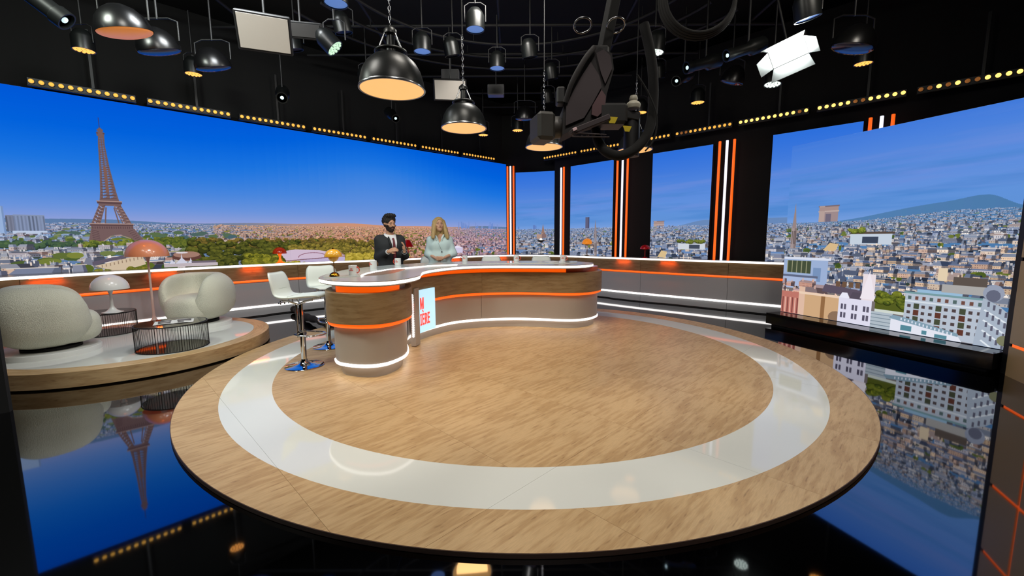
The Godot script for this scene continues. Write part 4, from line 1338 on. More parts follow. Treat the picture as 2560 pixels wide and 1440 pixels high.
func build_desk_items() -> void:
	var y := 1.102
	var m := mug_proto()
	m.position = Vector3(-1.87, y, -4.92)
	m.rotation.y = -0.1
	m.set_meta("label", "white mug beside the yellow mushroom lamp, red handle to the right")
	m.scale = Vector3.ONE * 1.16
	var spots := [[Vector3(-1.985, y, -6.0), 2.6, "white mug on the desk corner in front of the standing man's sleeve"], [Vector3(-1.80, y, -6.62), 2.9, "white mug in front of the man in the dark suit"], [Vector3(-0.84, y, -7.5), 2.9, "white mug on the desk beside the woman's folded arms"], [Vector3(0.08, y, -7.5), 0.1, "white mug between the two white stool backs behind the desk"], [Vector3(0.90, y, -7.4), -0.2, "white mug at the rounded right end of the desk"]]
	for s in spots:
		copy_of(m, s[0], s[1], s[2])
	# yellow mushroom lamp
	var l := thing("mushroom_lamp", "glossy yellow mushroom lamp with a brass stem on the desk", "lamp", Vector3(-2.01, 1.102, -4.73))
	part(l, "foot", lathe([Vector2(0, 0), Vector2(0.056, 0)] + arc_prof(0, 0, 0.056, 0.05, 0, 90, 10), 28), M.brass)
	part(l, "stem", tube([Vector3(0, 0.045, 0), Vector3(0, 0.24, 0)], 0.0055, 10), M.brass)
	part(l, "lower_shade", lathe([Vector2(0.012, 0.165)] + arc_prof(0, 0.23, 0.058, 0.066, -78, 0, 10), 28), M.yellow)
	part(l, "upper_shade", lathe(arc_prof(0, 0.225, 0.096, 0.085, 0, 90, 14) + [Vector2(0.004, 0.31)], 36), M.yellow)
	part(l, "shade_rim", lathe([Vector2(0.05, 0.224), Vector2(0.096, 0.222), Vector2(0.096, 0.227), Vector2(0.05, 0.229)], 36), M.yellow)
	part(l, "knob", lathe([Vector2(0.006, 0.305), Vector2(0.009, 0.314), Vector2(0.006, 0.324), Vector2(0, 0.326)], 14), M.brass)
	# papers lying on the white worktop near the right end
	var pp := thing("paper_sheet", "single white sheet of paper at the right end of the desk", "paper", Vector3(0.72, 1.1025, -7.3), 0.3)
	part(pp, "sheet", box_mesh(Vector3(0.21, 0.001, 0.297), 0.0002), M.paper)

# ---------------------------------------------------------------- bar stools
func build_stools() -> void:
	var t := thing("bar_stool", "white leather bar stool on a chrome pedestal beside the wood end of the desk", "stool", Vector3(-2.466, 0.03, -4.83), 0.0, "white bar stools round the desk")
	part(t, "base_plate", lathe([Vector2(0, 0), Vector2(0.213, 0), Vector2(0.217, 0.006), Vector2(0.211, 0.012), Vector2(0.14, 0.02), Vector2(0.07, 0.03), Vector2(0.045, 0.05), Vector2(0.034, 0.085), Vector2(0, 0.085)], 48), M.chrome)
	part(t, "column", lathe([Vector2(0, 0.08), Vector2(0.03, 0.08), Vector2(0.03, 0.43), Vector2(0.022, 0.435), Vector2(0.022, 0.76), Vector2(0, 0.76)], 20), M.chrome)
	part(t, "lift_tube", tube([Vector3(-0.045, 0.35, 0.012), Vector3(-0.045, 0.74, 0.012)], 0.012, 10), M.chrome)
	var ring := [Vector3(-0.04, 0.40, 0.11), Vector3(0.05, 0.39, 0.125), Vector3(0.16, 0.385, 0.12), Vector3(0.24, 0.385, 0.07), Vector3(0.262, 0.385, 0), Vector3(0.24, 0.385, -0.07), Vector3(0.16, 0.385, -0.12), Vector3(0.05, 0.39, -0.125), Vector3(-0.04, 0.40, -0.11)]
	var fr := part(t, "footrest", tube(spline3(ring, 4), 0.0095, 8), M.chrome)
	var st := new_st()
	add_tube(st, [Vector3(-0.04, 0.40, 0.11), Vector3(-0.04, 0.40, -0.11)], 0.009, 8)
	add_box(st, Vector3(0, 0.40, 0), Vector3(0.07, 0.06, 0.07), 0.008)
	part(fr, "clamp", done(st), M.chrome)
	var sup := new_st()
	for z in [-0.1, 0.1]:
		add_tube(sup, [Vector3(-0.02, 0.74, z * 0.2), Vector3(0.1, 0.79, z), Vector3(0.19, 0.802, z)], 0.011, 8)
		add_tube(sup, [Vector3(-0.02, 0.74, z * 0.2), Vector3(-0.09, 0.79, z), Vector3(-0.16, 0.80, z)], 0.011, 8)
	add_tube(sup, [Vector3(-0.19, 0.77, -0.12), Vector3(-0.19, 0.77, 0.12)], 0.008, 8)
	for i in 4: add_tube(sup, [Vector3(-0.14 - i * 0.02, 0.79, -0.09 + i * 0.05), Vector3(-0.14 - i * 0.02, 0.745, -0.09 + i * 0.05)], 0.007, 6)
	part(t, "seat_support", done(sup), M.chrome)
	# one moulded shell: seat bending up into the back, with shallow stitched channels
	var spine := [Vector2(0.275, 0.83), Vector2(0.25, 0.845), Vector2(0.16, 0.846), Vector2(0.05, 0.836), Vector2(-0.06, 0.828), Vector2(-0.14, 0.832), Vector2(-0.195, 0.855), Vector2(-0.22, 0.905), Vector2(-0.232, 0.97), Vector2(-0.25, 1.04), Vector2(-0.272, 1.1), Vector2(-0.282, 1.115)]
	part(t, "shell", shell_mesh(spine, 0.205, 0.034), M.leather)
	for k in [0.13, -0.05]: part(t, "stitched_seam", tube([Vector3(k, 0.852, -0.19), Vector3(k, 0.855, 0), Vector3(k, 0.852, 0.19)], 0.0022, 5), M.seam_white)
	for k in [0.93, 1.03]: part(t, "stitched_seam", tube([Vector3(-0.206 - (k - 0.93) * 0.28, k, -0.19), Vector3(-0.21 - (k - 0.93) * 0.28, k, 0.19)], 0.0022, 5), M.seam_white)
	copy_of(t, Vector3(-2.56, 0.03, -5.72), -0.95, "white leather bar stool half hidden by the wood end of the desk")
	copy_of(t, Vector3(-1.66, 0.03, -8.38), -1.5, "white bar stool right behind the standing woman in the pale blouse")
	copy_of(t, Vector3(-0.42, 0.03, -8.3), -PI / 2, "white bar stool behind the middle of the desk, next to the woman")
	copy_of(t, Vector3(0.6, 0.03, -8.3), -PI / 2, "white bar stool behind the rounded right end of the desk")

func shell_mesh(spine: Array, half: float, thick: float) -> ArrayMesh:
	var pts := spline2(spine, 0.03)
	var nrm := path_normals(pts)
	var st := new_st()
	var nx := 12
	var rows := []
	for i in pts.size():
		var k := float(i) / (pts.size() - 1)
		var w := half * (1.0 - 0.28 * pow(absf(k * 2.0 - 1.0), 6.0))
		var up := []
		var dn := []
		for j in nx + 1:
			var s := -1.0 + 2.0 * j / nx
			var th := thick * sqrt(maxf(1.0 - pow(absf(s), 6.0), 0.0)) * (1.0 - 0.85 * pow(absf(k * 2.0 - 1.0), 14.0))
			var lift := 0.012 * s * s
			var c := pts[i] - nrm[i] * lift * 0.0
			var a := c - nrm[i] * (th * 0.5 + lift)
			var b := c + nrm[i] * (th * 0.5 - lift)
			up.append(Vector3(a.x, a.y, s * w))
			dn.append(Vector3(b.x, b.y, s * w))
		rows.append([up, dn])
	st.set_smooth_group(0)
	for i in rows.size() - 1:
		for j in nx:
			quad(st, rows[i][0][j], rows[i][0][j + 1], rows[i + 1][0][j + 1], rows[i + 1][0][j])
			quad(st, rows[i][1][j + 1], rows[i][1][j], rows[i + 1][1][j], rows[i + 1][1][j + 1])
		for j in [0, nx]:
			quad(st, rows[i][0][j], rows[i + 1][0][j], rows[i + 1][1][j], rows[i][1][j])
	for i in [0, rows.size() - 1]:
		for j in nx: quad(st, rows[i][0][j], rows[i][1][j], rows[i][1][j + 1], rows[i][0][j + 1])
	return done(st)

# ---------------------------------------------------------------- lounge corner
# field meshing: surface nets over a grid of distances
func surface_nets(f: PackedFloat32Array, n: Vector3i, lo: Vector3, cell: float) -> ArrayMesh:
	var ids := {}
	var verts := PackedVector3Array()
	var sx := 1
	var sy := n.x
	var sz := n.x * n.y
	var corner := [0, sx, sy, sx + sy, sz, sx + sz, sy + sz, sx + sy + sz]
	var co := [Vector3(0, 0, 0), Vector3(1, 0, 0), Vector3(0, 1, 0), Vector3(1, 1, 0), Vector3(0, 0, 1), Vector3(1, 0, 1), Vector3(0, 1, 1), Vector3(1, 1, 1)]
	var ed := [[0, 1], [2, 3], [4, 5], [6, 7], [0, 2], [1, 3], [4, 6], [5, 7], [0, 4], [1, 5], [2, 6], [3, 7]]
	for z in n.z - 1:
		for y in n.y - 1:
			var base := z * sz + y * sy
			for x in n.x - 1:
				var i := base + x
				var f0 := f[i]
				if absf(f0) > cell * 2.5: continue
				var neg := 0
				for c in corner:
					if f[i + c] < 0.0: neg += 1
				if neg == 0 or neg == 8: continue
				var p := Vector3.ZERO
				var k := 0
				for e in ed:
					var a: float = f[i + corner[e[0]]]
					var b: float = f[i + corner[e[1]]]
					if (a < 0.0) != (b < 0.0):
						p += co[e[0]].lerp(co[e[1]], a / (a - b))
						k += 1
				ids[i] = verts.size()
				verts.append(lo + (Vector3(x, y, z) + p / k) * cell)
	var idx := PackedInt32Array()
	for i in ids:
		for ax in 3:
			var d: int = [sx, sy, sz][ax]
			var u: int = [sy, sz, sx][ax]
			var v: int = [sz, sx, sy][ax]
			var a := f[i]
			var b := f[i + d]
			if (a < 0.0) == (b < 0.0): continue
			if not (ids.has(i - u) and ids.has(i - v) and ids.has(i - u - v)): continue
			var q := [ids[i], ids[i - u], ids[i - u - v], ids[i - v]]
			if a < 0.0: q.reverse()
			idx.append_array(PackedInt32Array([q[0], q[1], q[2], q[0], q[2], q[3]]))
	var nrm := PackedVector3Array()
	nrm.resize(verts.size())
	for i in range(0, idx.size(), 3):
		var c := (verts[idx[i + 2]] - verts[idx[i]]).cross(verts[idx[i + 1]] - verts[idx[i]])
		for w in 3: nrm[idx[i + w]] += c
	for i in nrm.size(): nrm[i] = nrm[i].normalized()
	var arr := []
	arr.resize(Mesh.ARRAY_MAX)
	arr[Mesh.ARRAY_VERTEX] = verts
	arr[Mesh.ARRAY_NORMAL] = nrm
	arr[Mesh.ARRAY_INDEX] = idx
	var m := ArrayMesh.new()
	m.add_surface_from_arrays(Mesh.PRIMITIVE_TRIANGLES, arr)
	return m

func field_mesh(lo: Vector3, hi: Vector3, cell: float, fn: Callable) -> ArrayMesh:
	var n := Vector3i(((hi - lo) / cell).ceil()) + Vector3i.ONE
	var f := PackedFloat32Array()
	f.resize(n.x * n.y * n.z)
	var i := 0
	for z in n.z:
		for y in n.y:
			for x in n.x:
				f[i] = fn.call(lo + Vector3(x, y, z) * cell)
				i += 1
	return surface_nets(f, n, lo, cell)

func smin(a: float, b: float, k: float) -> float:
	var h := clampf(0.5 + 0.5 * (b - a) / k, 0.0, 1.0)
	return lerpf(b, a, h) - k * h * (1.0 - h)

func ell(p: Vector3, c: Vector3, r: Vector3) -> float:
	var q := (p - c) / r
	var l := q.length()
	return (l - 1.0) * minf(r.x, minf(r.y, r.z))

# superellipsoid distance, squarer than an ellipsoid
func sup(p: Vector3, c: Vector3, r: Vector3, e: float) -> float:
	var q := ((p - c) / r).abs()
	var l := pow(pow(q.x, e) + pow(q.y, e) + pow(q.z, e), 1.0 / e)
	return (l - 1.0) * minf(r.x, minf(r.y, r.z))

# tub chair facing +x, base at y = 0
func chair_shell(p: Vector3) -> float:
	var outer := sup(p, Vector3(-0.04, 0.39, 0), Vector3(0.44, 0.395, 0.47), 2.5)
	var hollow := sup(p, Vector3(0.27, 0.72, 0), Vector3(0.47, 0.42, 0.25), 3.0)
	return -smin(outer * -1.0, hollow, 0.09)

func chair_seat(p: Vector3) -> float:
	return sup(p, Vector3(0.08, 0.22, 0), Vector3(0.365, 0.205, 0.285), 3.2)

func build_lounge() -> void:
	var top := 0.182
	# two armchairs, each on a white disc
	var shell := field_mesh(Vector3(-0.56, -0.06, -0.54), Vector3(0.56, 0.88, 0.54), 0.026, chair_shell)
	var seat := field_mesh(Vector3(-0.36, -0.04, -0.32), Vector3(0.56, 0.48, 0.32), 0.026, chair_seat)
	var spots := [[Vector3(-5.53, 0.245, -4.92), 0.84, "rounded cream fabric armchair turned side-on beside the white lamp"], [Vector3(-4.93, 0.245, -6.5), -1.55, "rounded cream fabric armchair facing the wire table with the magazine"]]
	var discs := ["white disc under the side-on armchair", "white disc under the armchair facing the wire table"]
	for i in 2:
		var s = spots[i]
		var d := thing("armchair_disc", discs[i], "disc", Vector3(s[0].x, top, s[0].z), 0.0, "white discs under the armchairs")
		part(d, "disc", lathe([Vector2(0, 0), Vector2(0.43, 0), Vector2(0.43, 0.058), Vector2(0.425, 0.063), Vector2(0, 0.063)], 64), M.white_lacquer)
		var t := thing("armchair", s[2], "armchair", s[0], s[1], "cream armchairs in the lounge corner")
		part(t, "foot", lathe([Vector2(0, 0), Vector2(0.26, 0), Vector2(0.26, 0.03), Vector2(0, 0.03)], 40), M.black)
		part(t, "shell", shell, M.boucle, Vector3(0, 0.022, 0))
		part(t, "seat_cushion", seat, M.boucle, Vector3(0, 0.022, 0))
	# wire tables
	var tb := thing("wire_table", "round black wire table with a magazine on its top", "table", Vector3(-4.26, top, -5.15), 0.0, "black wire tables in the lounge corner")
	wire_table(tb, 0.365, 0.318)
	var tb2 := thing("wire_table", "round black wire table carrying the white mushroom lamp", "table", Vector3(-5.88, top, -5.98), 0.0, "black wire tables in the lounge corner")
	wire_table(tb2, 0.33, 0.312)
	var mg := thing("magazine", "open magazine lying on the black wire table", "magazine", Vector3(-4.24, top + 0.3185, -5.17), 0.62)
	var pg := new_st()
	for s in [-1.0, 1.0]:
		for i in 6:
			var x0: float = s * 0.115 * i / 6.0 * 1.7
			var x1: float = s * 0.115 * (i + 1) / 6.0 * 1.7
			var y0 := 0.002 + 0.007 * sin(PI * minf(i / 5.0, 1.0))
			var y1 := 0.002 + 0.007 * sin(PI * minf((i + 1) / 5.0, 1.0)) * (0.0 if i == 5 else 1.0)
			quad(pg, Vector3(x0, y0, -0.14), Vector3(x1, y1, -0.14), Vector3(x1, y1, 0.14), Vector3(x0, y0, 0.14))
			quad(pg, Vector3(x0, 0, -0.14), Vector3(x1, 0, -0.14), Vector3(x1, 0, 0.14), Vector3(x0, 0, 0.14))
	part(mg, "pages", done(pg), M.paper)
	var pc := new_st()
	for b in [[-0.16, -0.03, -0.11, -0.02], [-0.15, -0.03, 0.02, 0.1], [0.03, 0.17, -0.1, 0.01], [0.04, 0.1, 0.04, 0.11]]:
		quad(pc, Vector3(b[0], 0.0105, b[2]), Vector3(b[1], 0.0105, b[2]), Vector3(b[1], 0.0105, b[3]), Vector3(b[0], 0.0105, b[3]))
	part(mg, "printed_pictures", done(pc), mk(c8(104, 98, 92), 0.6))
	# white mushroom lamp on the rear table
	var l := thing("dome_lamp", "white dome lamp with a flared foot on the rear wire table", "lamp", Vector3(-5.70, top + 0.318, -5.90))
	dome_lamp(l, 0.212, 0.205, 0.335, 0.12, M.white_lacquer, M.white_lacquer)
	# tall dome floor lamp
	var fl := thing("floor_lamp", "tall peach-orange dome floor lamp on a thin white stem", "lamp", Vector3(-5.82, top, -6.71))
	dome_lamp(fl, 0.278, 0.265, 1.08, 0.13, M.lamp_orange, M.stem_pale)

func dome_lamp(t: Node3D, r: float, dome_h: float, at: float, foot: float, shade: Material, body: Material) -> void:
	part(t, "shade", lathe(arc_prof(0, at, r, dome_h, 0, 90, 18) + arc_prof(0, at, r - 0.006, dome_h - 0.006, 90, 0, 12) + [Vector2(r, at)], 56), shade)
	var pr := [Vector2(0, 0), Vector2(foot, 0), Vector2(foot, 0.006)]
	for i in 14:
		var k := (i + 1) / 14.0
		pr.append(Vector2(lerpf(foot, 0.018, 1.0 - pow(1.0 - k, 2.6)), 0.006 + 0.16 * pow(k, 1.5)))
	pr.append(Vector2(0.014, at - 0.12))
	for i in 6:
		var k := (i + 1) / 6.0
		pr.append(Vector2(0.014 + 0.03 * k * k, at - 0.12 + 0.12 * k))
	pr.append(Vector2(0, at + 0.01))
	part(t, "stem", lathe(pr, 32), body)
	part(t, "bulb", lathe([Vector2(0, at)] + arc_prof(0, at + 0.05, 0.045, 0.045, -80, 90, 10), 20), M.mug)

func wire_table(t: Node3D, r: float, h: float) -> void:
	part(t, "top", lathe([Vector2(0, h - 0.012), Vector2(r - 0.012, h - 0.012), Vector2(r - 0.012, h), Vector2(0, h)], 64), M.glass_black)
	for y in [0.006, h - 0.006]:
		var ring := []
		for i in 65: ring.append(Vector3(cos(TAU * i / 64) * r, y, sin(TAU * i / 64) * r))
		part(t, "hoop", tube(ring, 0.006, 6), M.wire)
	part(t, "bottom_plate", lathe([Vector2(0, 0.004), Vector2(r - 0.006, 0.004), Vector2(r - 0.006, 0.01), Vector2(0, 0.01)], 48), M.glass_black)
	var st := new_st()
	add_tube(st, [Vector3.ZERO + Vector3(0, 0.006, 0), Vector3(0, h - 0.006, 0)], 0.0026, 4, false)
	var rod := done(st)
	for i in 84:
		var a := TAU * i / 84
		part(t, "rod", rod, M.wire, Vector3(cos(a) * r, 0, sin(a) * r))

func build_ledge_lamps() -> void:
	var y := 1.02
	var a := thing("ledge_lamp", "small glowing orange dome lamp on the ledge under the long display wall", "lamp", Vector3(-4.86, y, -8.80), 0.0, "small lamps along the ledge")
	dome_lamp(a, 0.135, 0.135, 0.2, 0.09, M.lamp_red, M.led_orange)
	var b := thing("ledge_lamp", "small dark red cone lamp on the ledge behind the man", "lamp", Vector3(-2.62, y, -10.62), 0.0, "small lamps along the ledge")
	part(b, "shade", lathe([Vector2(0.15, 0.29), Vector2(0.05, 0.46), Vector2(0, 0.465)], 32), M.lamp_crimson)
	part(b, "stem", tube([Vector3(0, 0.01, 0), Vector3(0, 0.3, 0)], 0.012, 10), M.lamp_crimson)
	part(b, "foot", lathe([Vector2(0, 0), Vector2(0.08, 0), Vector2(0.075, 0.012), Vector2(0, 0.02)], 28), M.lamp_crimson)
	var c := thing("ledge_lamp", "small black desk lamp with a bare bulb on the ledge before the church dome panel", "lamp", Vector3(0.88, y, -12.72), 0.0, "small lamps along the ledge")
	part(c, "foot", lathe([Vector2(0, 0), Vector2(0.09, 0), Vector2(0.085, 0.012), Vector2(0, 0.02)], 28), M.black_satin)
	part(c, "stem", tube([Vector3(0, 0.01, 0), Vector3(0, 0.36, 0)], 0.009, 8), M.black_satin)
	part(c, "dish", lathe([Vector2(0.0, 0.35), Vector2(0.08, 0.38), Vector2(0.125, 0.42), Vector2(0.12, 0.42), Vector2(0.07, 0.39), Vector2(0, 0.37)], 32), M.black_satin)
	part(c, "bulb", lathe([Vector2(0, 0.38)] + arc_prof(0, 0.435, 0.042, 0.042, -80, 90, 10), 20), glow(c8(255, 240, 214), 1.4))
	var d := thing("ledge_lamp", "small round orange lamp on a thin stem before the skyscraper panel", "lamp", Vector3(2.06, y, -11.50), 0.0, "small lamps along the ledge")
	part(d, "shade", lathe([Vector2(0.1, 0.31)] + arc_prof(0, 0.34, 0.135, 0.13, -8, 90, 14), 36), glow(c8(240, 140, 30), 0.55))
	part(d, "reflector", lathe([Vector2(0.0, 0.27), Vector2(0.05, 0.28), Vector2(0.105, 0.315), Vector2(0, 0.32)], 32), M.yellow)
	part(d, "stem", tube([Vector3(0, 0.01, 0), Vector3(0, 0.28, 0)], 0.008, 8), M.brass)
	part(d, "foot", lathe([Vector2(0, 0), Vector2(0.07, 0), Vector2(0.065, 0.012), Vector2(0, 0.02)], 28), M.brass)
	var e := thing("ledge_lamp", "small red fan-shaped lamp on the ledge against the black wall", "lamp", Vector3(3.24, y, -10.22), 0.0, "small lamps along the ledge")
	part(e, "shade", lathe([Vector2(0.02, 0.18), Vector2(0.07, 0.2), Vector2(0.12, 0.215)] + arc_prof(0, 0.215, 0.12, 0.1, 0, 90, 10), 32), M.lamp_crimson)
	part(e, "stem", tube([Vector3(0, 0.01, 0), Vector3(0, 0.2, 0)], 0.009, 8), M.lamp_crimson)
	part(e, "foot", lathe([Vector2(0, 0), Vector2(0.06, 0), Vector2(0.055, 0.012), Vector2(0, 0.02)], 28), M.lamp_crimson)

func build_cables() -> void:
	# taped cable bundle crossing from the low wall to the desk
	var t := thing("cable_bundle", "thick black cable bundle on the floor between the low wall and the stools", "cable")
	var pts := spline3([Vector3(-4.55, 0.08, -8.6), Vector3(-4.3, 0.08, -8.3), Vector3(-3.9, 0.08, -7.75), Vector3(-3.4, 0.11, -7.2), Vector3(-2.95, 0.105, -6.8), Vector3(-2.45, 0.112, -6.5), Vector3(-1.95, 0.112, -6.35)], 10)
	var rad := []
	for i in pts.size(): rad.append(0.06 + 0.016 * sin(i * 0.9) * sin(i * 0.37))
	part(t, "sleeve", tube(pts, rad, 12), M.rubber)
	var path := spline2(LOW, 0.1)
	var c := thing("floor_cable", "thin black cable lying along the foot of the low wall", "cable")
	var run := []
	for i in path.size():
		var n := path_normals(path)[i]
		var w := 0.07 + 0.05 * smoothstep(0.3, 0.6, sin(i * 0.17))
		run.append(Vector3(path[i].x + n.x * w, 0.012, path[i].y + n.y * w))
	part(c, "cord", tube(run, 0.012, 6), M.rubber)

# ---------------------------------------------------------------- people
# bones: [from, to, radius at from, radius at to]; joined with a smooth minimum and meshed
func bone_field(bones: Array, k: float, cell: float, carve = null) -> ArrayMesh:
	var lo := Vector3.ONE * 1e9
	var hi := Vector3.ONE * -1e9
	for b in bones:
		var r: float = maxf(b[2], b[3])
		lo = lo.min(b[0] - Vector3.ONE * r).min(b[1] - Vector3.ONE * r)
		hi = hi.max(b[0] + Vector3.ONE * r).max(b[1] + Vector3.ONE * r)
	var pad := k * 0.5 + cell * 3.0
	lo -= Vector3.ONE * pad
	hi += Vector3.ONE * pad
	var n := Vector3i(((hi - lo) / cell).ceil()) + Vector3i.ONE
	var f := PackedFloat32Array()
	f.resize(n.x * n.y * n.z)
	f.fill(1.0)
	for b in bones:
		var a: Vector3 = b[0]
		var ba: Vector3 = b[1] - a
		var l2 := maxf(ba.length_squared(), 1e-9)
		var ra: float = b[2]
		var rb: float = b[3]
		var rr := maxf(ra, rb) + k + cell * 3.0
		var i0 := Vector3i(((a.min(b[1]) - Vector3.ONE * rr - lo) / cell).floor()).clamp(Vector3i.ZERO, n - Vector3i.ONE)
		var i1 := Vector3i(((a.max(b[1]) + Vector3.ONE * rr - lo) / cell).ceil()).clamp(Vector3i.ZERO, n - Vector3i.ONE)
		for z in range(i0.z, i1.z + 1):
			for y in range(i0.y, i1.y + 1):
				var at := (z * n.y + y) * n.x
				for x in range(i0.x, i1.x + 1):
					var p := lo + Vector3(x, y, z) * cell - a
					var t := clampf(p.dot(ba) / l2, 0.0, 1.0)
					var d := (p - ba * t).length() - lerpf(ra, rb, t)
					var o := f[at + x]
					if o > 0.9: f[at + x] = minf(d, 0.9)
					else:
						var h := clampf(0.5 + 0.5 * (d - o) / k, 0.0, 1.0)
						f[at + x] = lerpf(d, o, h) - k * h * (1.0 - h)
	if carve != null:
		for z in n.z:
			for y in n.y:
				var at := (z * n.y + y) * n.x
				for x in n.x:
					if f[at + x] < 0.2:
						f[at + x] = maxf(f[at + x], carve.call(lo + Vector3(x, y, z) * cell))
	return surface_nets(f, n, lo, cell)

func joined(meshes: Array) -> ArrayMesh:
	var st := SurfaceTool.new()
	st.begin(Mesh.PRIMITIVE_TRIANGLES)
	for m in meshes: st.append_from(m[0], 0, m[1])
	return st.commit()

# palm and five fingers; the hand points along +y of its own frame, palm towards +z, thumb on the side s; curl in radians
func hand_bones(s: float, curl: float) -> Array:
	var out := [[Vector3(-0.022, 0.02, 0), Vector3(-0.024, 0.075, 0), 0.02, 0.016], [Vector3(0.0, 0.0, 0), Vector3(0.0, 0.08, 0), 0.024, 0.017], [Vector3(0.022, 0.02, 0), Vector3(0.026, 0.075, 0), 0.02, 0.016]]
	var ln := [0.066, 0.076, 0.070, 0.054]
	for i in 4:
		var x := (-0.032 + 0.0215 * i) * s * -1.0
		var p := Vector3(x, 0.085 - absf(i - 1.3) * 0.005, 0)
		var a := curl * (0.7 + 0.1 * i)
		var q: Vector3 = p + Vector3(x * 0.12, cos(a * 0.5), sin(a * 0.5)).normalized() * ln[i] * 0.45
		var r: Vector3 = q + Vector3(0, cos(a * 1.2), sin(a * 1.2)) * ln[i] * 0.33
		var e: Vector3 = r + Vector3(0, cos(a * 1.8), sin(a * 1.8)) * ln[i] * 0.27
		out.append([p, q, 0.0098, 0.009])
		out.append([q, r, 0.009, 0.0082])
		out.append([r, e, 0.0082, 0.0072])
	out.append([Vector3(0.02 * s, 0.02, 0.006), Vector3(0.05 * s, 0.05, 0.018), 0.014, 0.0115])
	out.append([Vector3(0.05 * s, 0.05, 0.018), Vector3(0.058 * s, 0.085, 0.026), 0.0115, 0.0088])
	return out

func head_field(p: Vector3) -> float:
	var d := ell(p, Vector3(0, 0.03, -0.012), Vector3(0.076, 0.098, 0.094))
	d = smin(d, ell(p, Vector3(0, -0.055, 0.022), Vector3(0.056, 0.062, 0.064)), 0.04)
	d = smin(d, ell(p, Vector3(0, -0.096, 0.058), Vector3(0.026, 0.022, 0.024)), 0.03)
	d = smin(d, ell(p, Vector3(0, 0.022, 0.078), Vector3(0.05, 0.014, 0.014)), 0.02)
	for s in [-1.0, 1.0]:
		d = smin(d, ell(p, Vector3(0.045 * s, -0.018, 0.058), Vector3(0.022, 0.018, 0.018)), 0.02)
		d = smin(d, ell(p, Vector3(0.08 * s, -0.002, -0.01), Vector3(0.011, 0.03, 0.02)), 0.008)
		d = maxf(d, -ell(p, Vector3(0.031 * s, 0.003, 0.094), Vector3(0.017, 0.009, 0.012)))
	# nose and lips
	var t := clampf((p.y - 0.012) / -0.045, 0.0, 1.0)
	var nz := (p - Vector3(0, lerpf(0.012, -0.033, t), lerpf(0.084, 0.107, t))).length() - lerpf(0.008, 0.0135, t)
	d = smin(d, nz, 0.012)
	d = smin(d, ell(p, Vector3(0, -0.060, 0.083), Vector3(0.024, 0.0065, 0.009)), 0.006)
	return d

func add_face(parent: Node3D, tr: Transform3D, brow: Color, lip: Color) -> void:
	for s in [-1.0, 1.0]:
		var e := part(parent, "eye", lathe(arc_prof(0, 0, 0.0105, 0.0105, -90, 90, 8), 14), mk(c8(150, 132, 122), 0.35))
		e.transform = tr * Transform3D(Basis.IDENTITY, Vector3(0.031 * s, 0.003, 0.0755))
		var ir := part(e, "iris", lathe(arc_prof(0, 0, 0.0058, 0.0058, -90, 90, 6), 12), mk(c8(40, 30, 26), 0.2))
		ir.position = Vector3(0, 0, 0.0068)
		var br := part(parent, "eyebrow", tube([Vector3(0.014 * s, 0.021, 0.092), Vector3(0.032 * s, 0.026, 0.088), Vector3(0.05 * s, 0.021, 0.073)], 0.0042, 6), mk(brow, 0.8))
		br.transform = tr
	var m := part(parent, "lips", tube([Vector3(-0.022, -0.060, 0.083), Vector3(-0.01, -0.0585, 0.0915), Vector3(0, -0.0595, 0.0925), Vector3(0.01, -0.0585, 0.0915), Vector3(0.022, -0.060, 0.083)], 0.0046, 6), mk(lip, 0.5))
	m.transform = tr

func frame(at: Vector3, along: Vector3, palm: Vector3) -> Transform3D:
	var y := along.normalized()
	var x := y.cross(palm).normalized()
	var z := x.cross(y).normalized()
	return Transform3D(Basis(x, y, z), at)

func build_people() -> void:
	build_man()
	build_woman()

